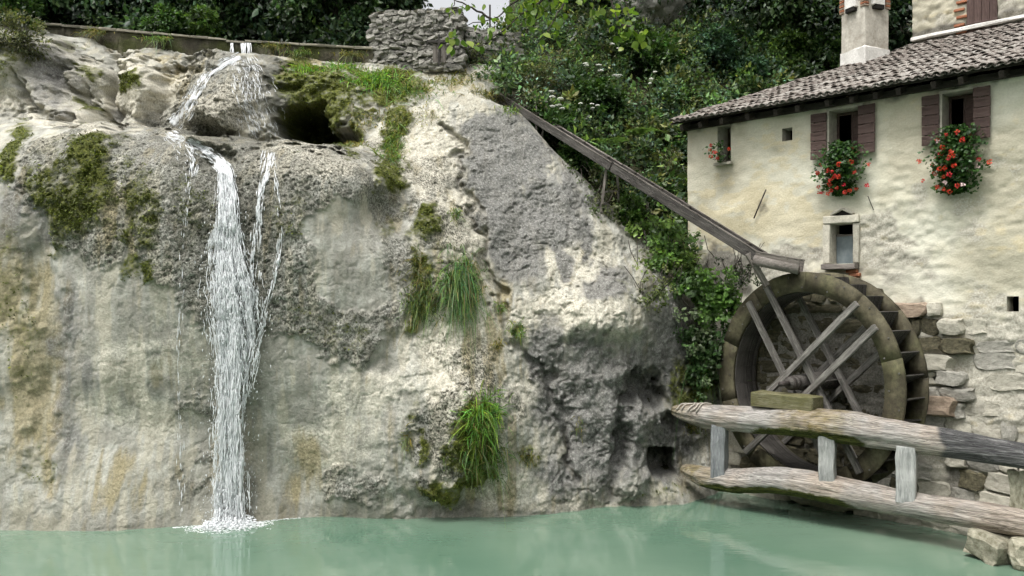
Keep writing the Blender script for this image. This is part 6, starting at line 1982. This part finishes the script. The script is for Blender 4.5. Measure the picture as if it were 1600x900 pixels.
# ---- overhanging branch at the top, near the viewer
t = NT('branch_leaf')
cL = t.ramp(t.objrand(), [(0, (0.055, 0.11, 0.012)), (0.4, (0.09, 0.16, 0.02)), (0.75, (0.15, 0.22, 0.035)), (1, (0.30, 0.36, 0.09))])  # each leaf takes a random green from dark to pale
pL = t.n.new('ShaderNodeBsdfPrincipled'); t.set(pL.inputs['Base Color'], cL); pL.inputs['Roughness'].default_value = 0.45
tL = t.n.new('ShaderNodeBsdfTranslucent'); t.set(tL.inputs['Color'], t.mix(1.0, cL, (1.4, 1.5, 0.6), 'MULTIPLY'))
mL = t.n.new('ShaderNodeMixShader'); mL.inputs[0].default_value = 0.45
t.l.new(pL.outputs[0], mL.inputs[1]); t.l.new(tL.outputs[0], mL.inputs[2]); t.l.new(mL.outputs[0], t.out.inputs['Surface'])
mat_bigleaf = t.m


def round_leaf(seed):
    """ovate leaf with a fold and a drooping tip"""
    prof = [(0, 0.02), (0.12, 0.24), (0.3, 0.40), (0.5, 0.42), (0.7, 0.32), (0.88, 0.13), (1.0, 0.0)]
    V, F = [], []
    for x, w in prof:
        zc = -0.18 * x * x
        V += [(x, -w, zc - 0.0 + w * 0.18), (x, 0, zc), (x, w, zc + w * 0.18)]
    for k in range(len(prof) - 1):
        a_ = k * 3
        F += [(a_, a_ + 1, a_ + 4, a_ + 3), (a_ + 1, a_ + 2, a_ + 5, a_ + 4)]
    V = np.array(V) * 0.105
    return np_mesh('leaf', V, np.array(F), True)


RL = round_leaf(0); RL.materials.append(mat_bigleaf)


def hanging_branch(twigs, n, label, seed, ylo, yhi, size=(0.75, 1.35)):
    g = np.random.default_rng(seed)
    b0 = P(*twigs[0][0])
    r_ = empty('branch', b0); tag(r_, label, 'branch')
    s = Soup(); allp = []
    for tw in twigs:
        q = np.array([tuple(P(*w_) - b0) for w_ in tw])
        tt = np.linspace(0, 1, 14); s0 = np.linspace(0, 1, len(q))
        pts = np.stack([np.interp(tt, s0, q[:, k]) for k in range(3)], 1) + g.normal(0, 0.008, (14, 3))
        s.tube(pts, np.linspace(0.016, 0.004, 14), 5)
        allp.append(pts[3:])
    obj('twig', s.mesh('twig', True), mat_bark, r_)
    allp = np.concatenate(allp)
    for k in range(n):
        c0 = allp[g.integers(len(allp))] + g.normal(0, 0.07, 3)
        sc_ = g.uniform(*size)
        obj('leaf', RL, None, r_, tuple(c0), (g.normal(0.4, 0.6), g.normal(0.7, 0.45), g.uniform(0, 6.28)), (sc_, sc_, sc_))


hanging_branch([[(860, -60, 11), (815, -5, 10.8), (770, 30, 10.7), (715, 42, 10.6)], [(860, -60, 11), (830, 10, 10.7), (790, 45, 10.5), (745, 75, 10.4)], [(770, 30, 10.7), (735, 10, 10.8), (712, 0, 10.9), (706, 12, 10.8)], [(715, 42, 10.6), (704, 62, 10.6), (700, 85, 10.6)]], 46,
               'thin leafy branch tip in front of the sky and rubble wall', 971, 10, 11, (0.7, 1.2))
hanging_branch([[(880, -60, 10.8), (850, 0, 10.7), (820, 20, 10.6), (790, 20, 10.5)], [(900, -60, 10.8), (880, 10, 10.6), (860, 40, 10.5), (850, 60, 10.5)], [(880, -60, 10.8), (840, -5, 10.9), (810, 0, 10.9)], [(900, -60, 10.8), (870, -10, 10.9), (840, 15, 10.8), (815, 40, 10.7)]], 150,
               'thick bunch of leaves hanging from the top, left of centre slope', 972, 10, 11, (0.65, 1.1))
hanging_branch([[(960, -60, 10.9), (955, 0, 10.8), (965, 35, 10.7), (975, 65, 10.6)], [(960, -60, 10.9), (930, 5, 10.8), (925, 30, 10.7)], [(965, 35, 10.7), (990, 45, 10.6), (1004, 58, 10.6)], [(960, -60, 10.9), (975, 0, 10.9), (985, 30, 10.8)]], 90,
               'leafy sprig hanging from the top beside the pale rock', 973, 10, 11, (0.7, 1.2))
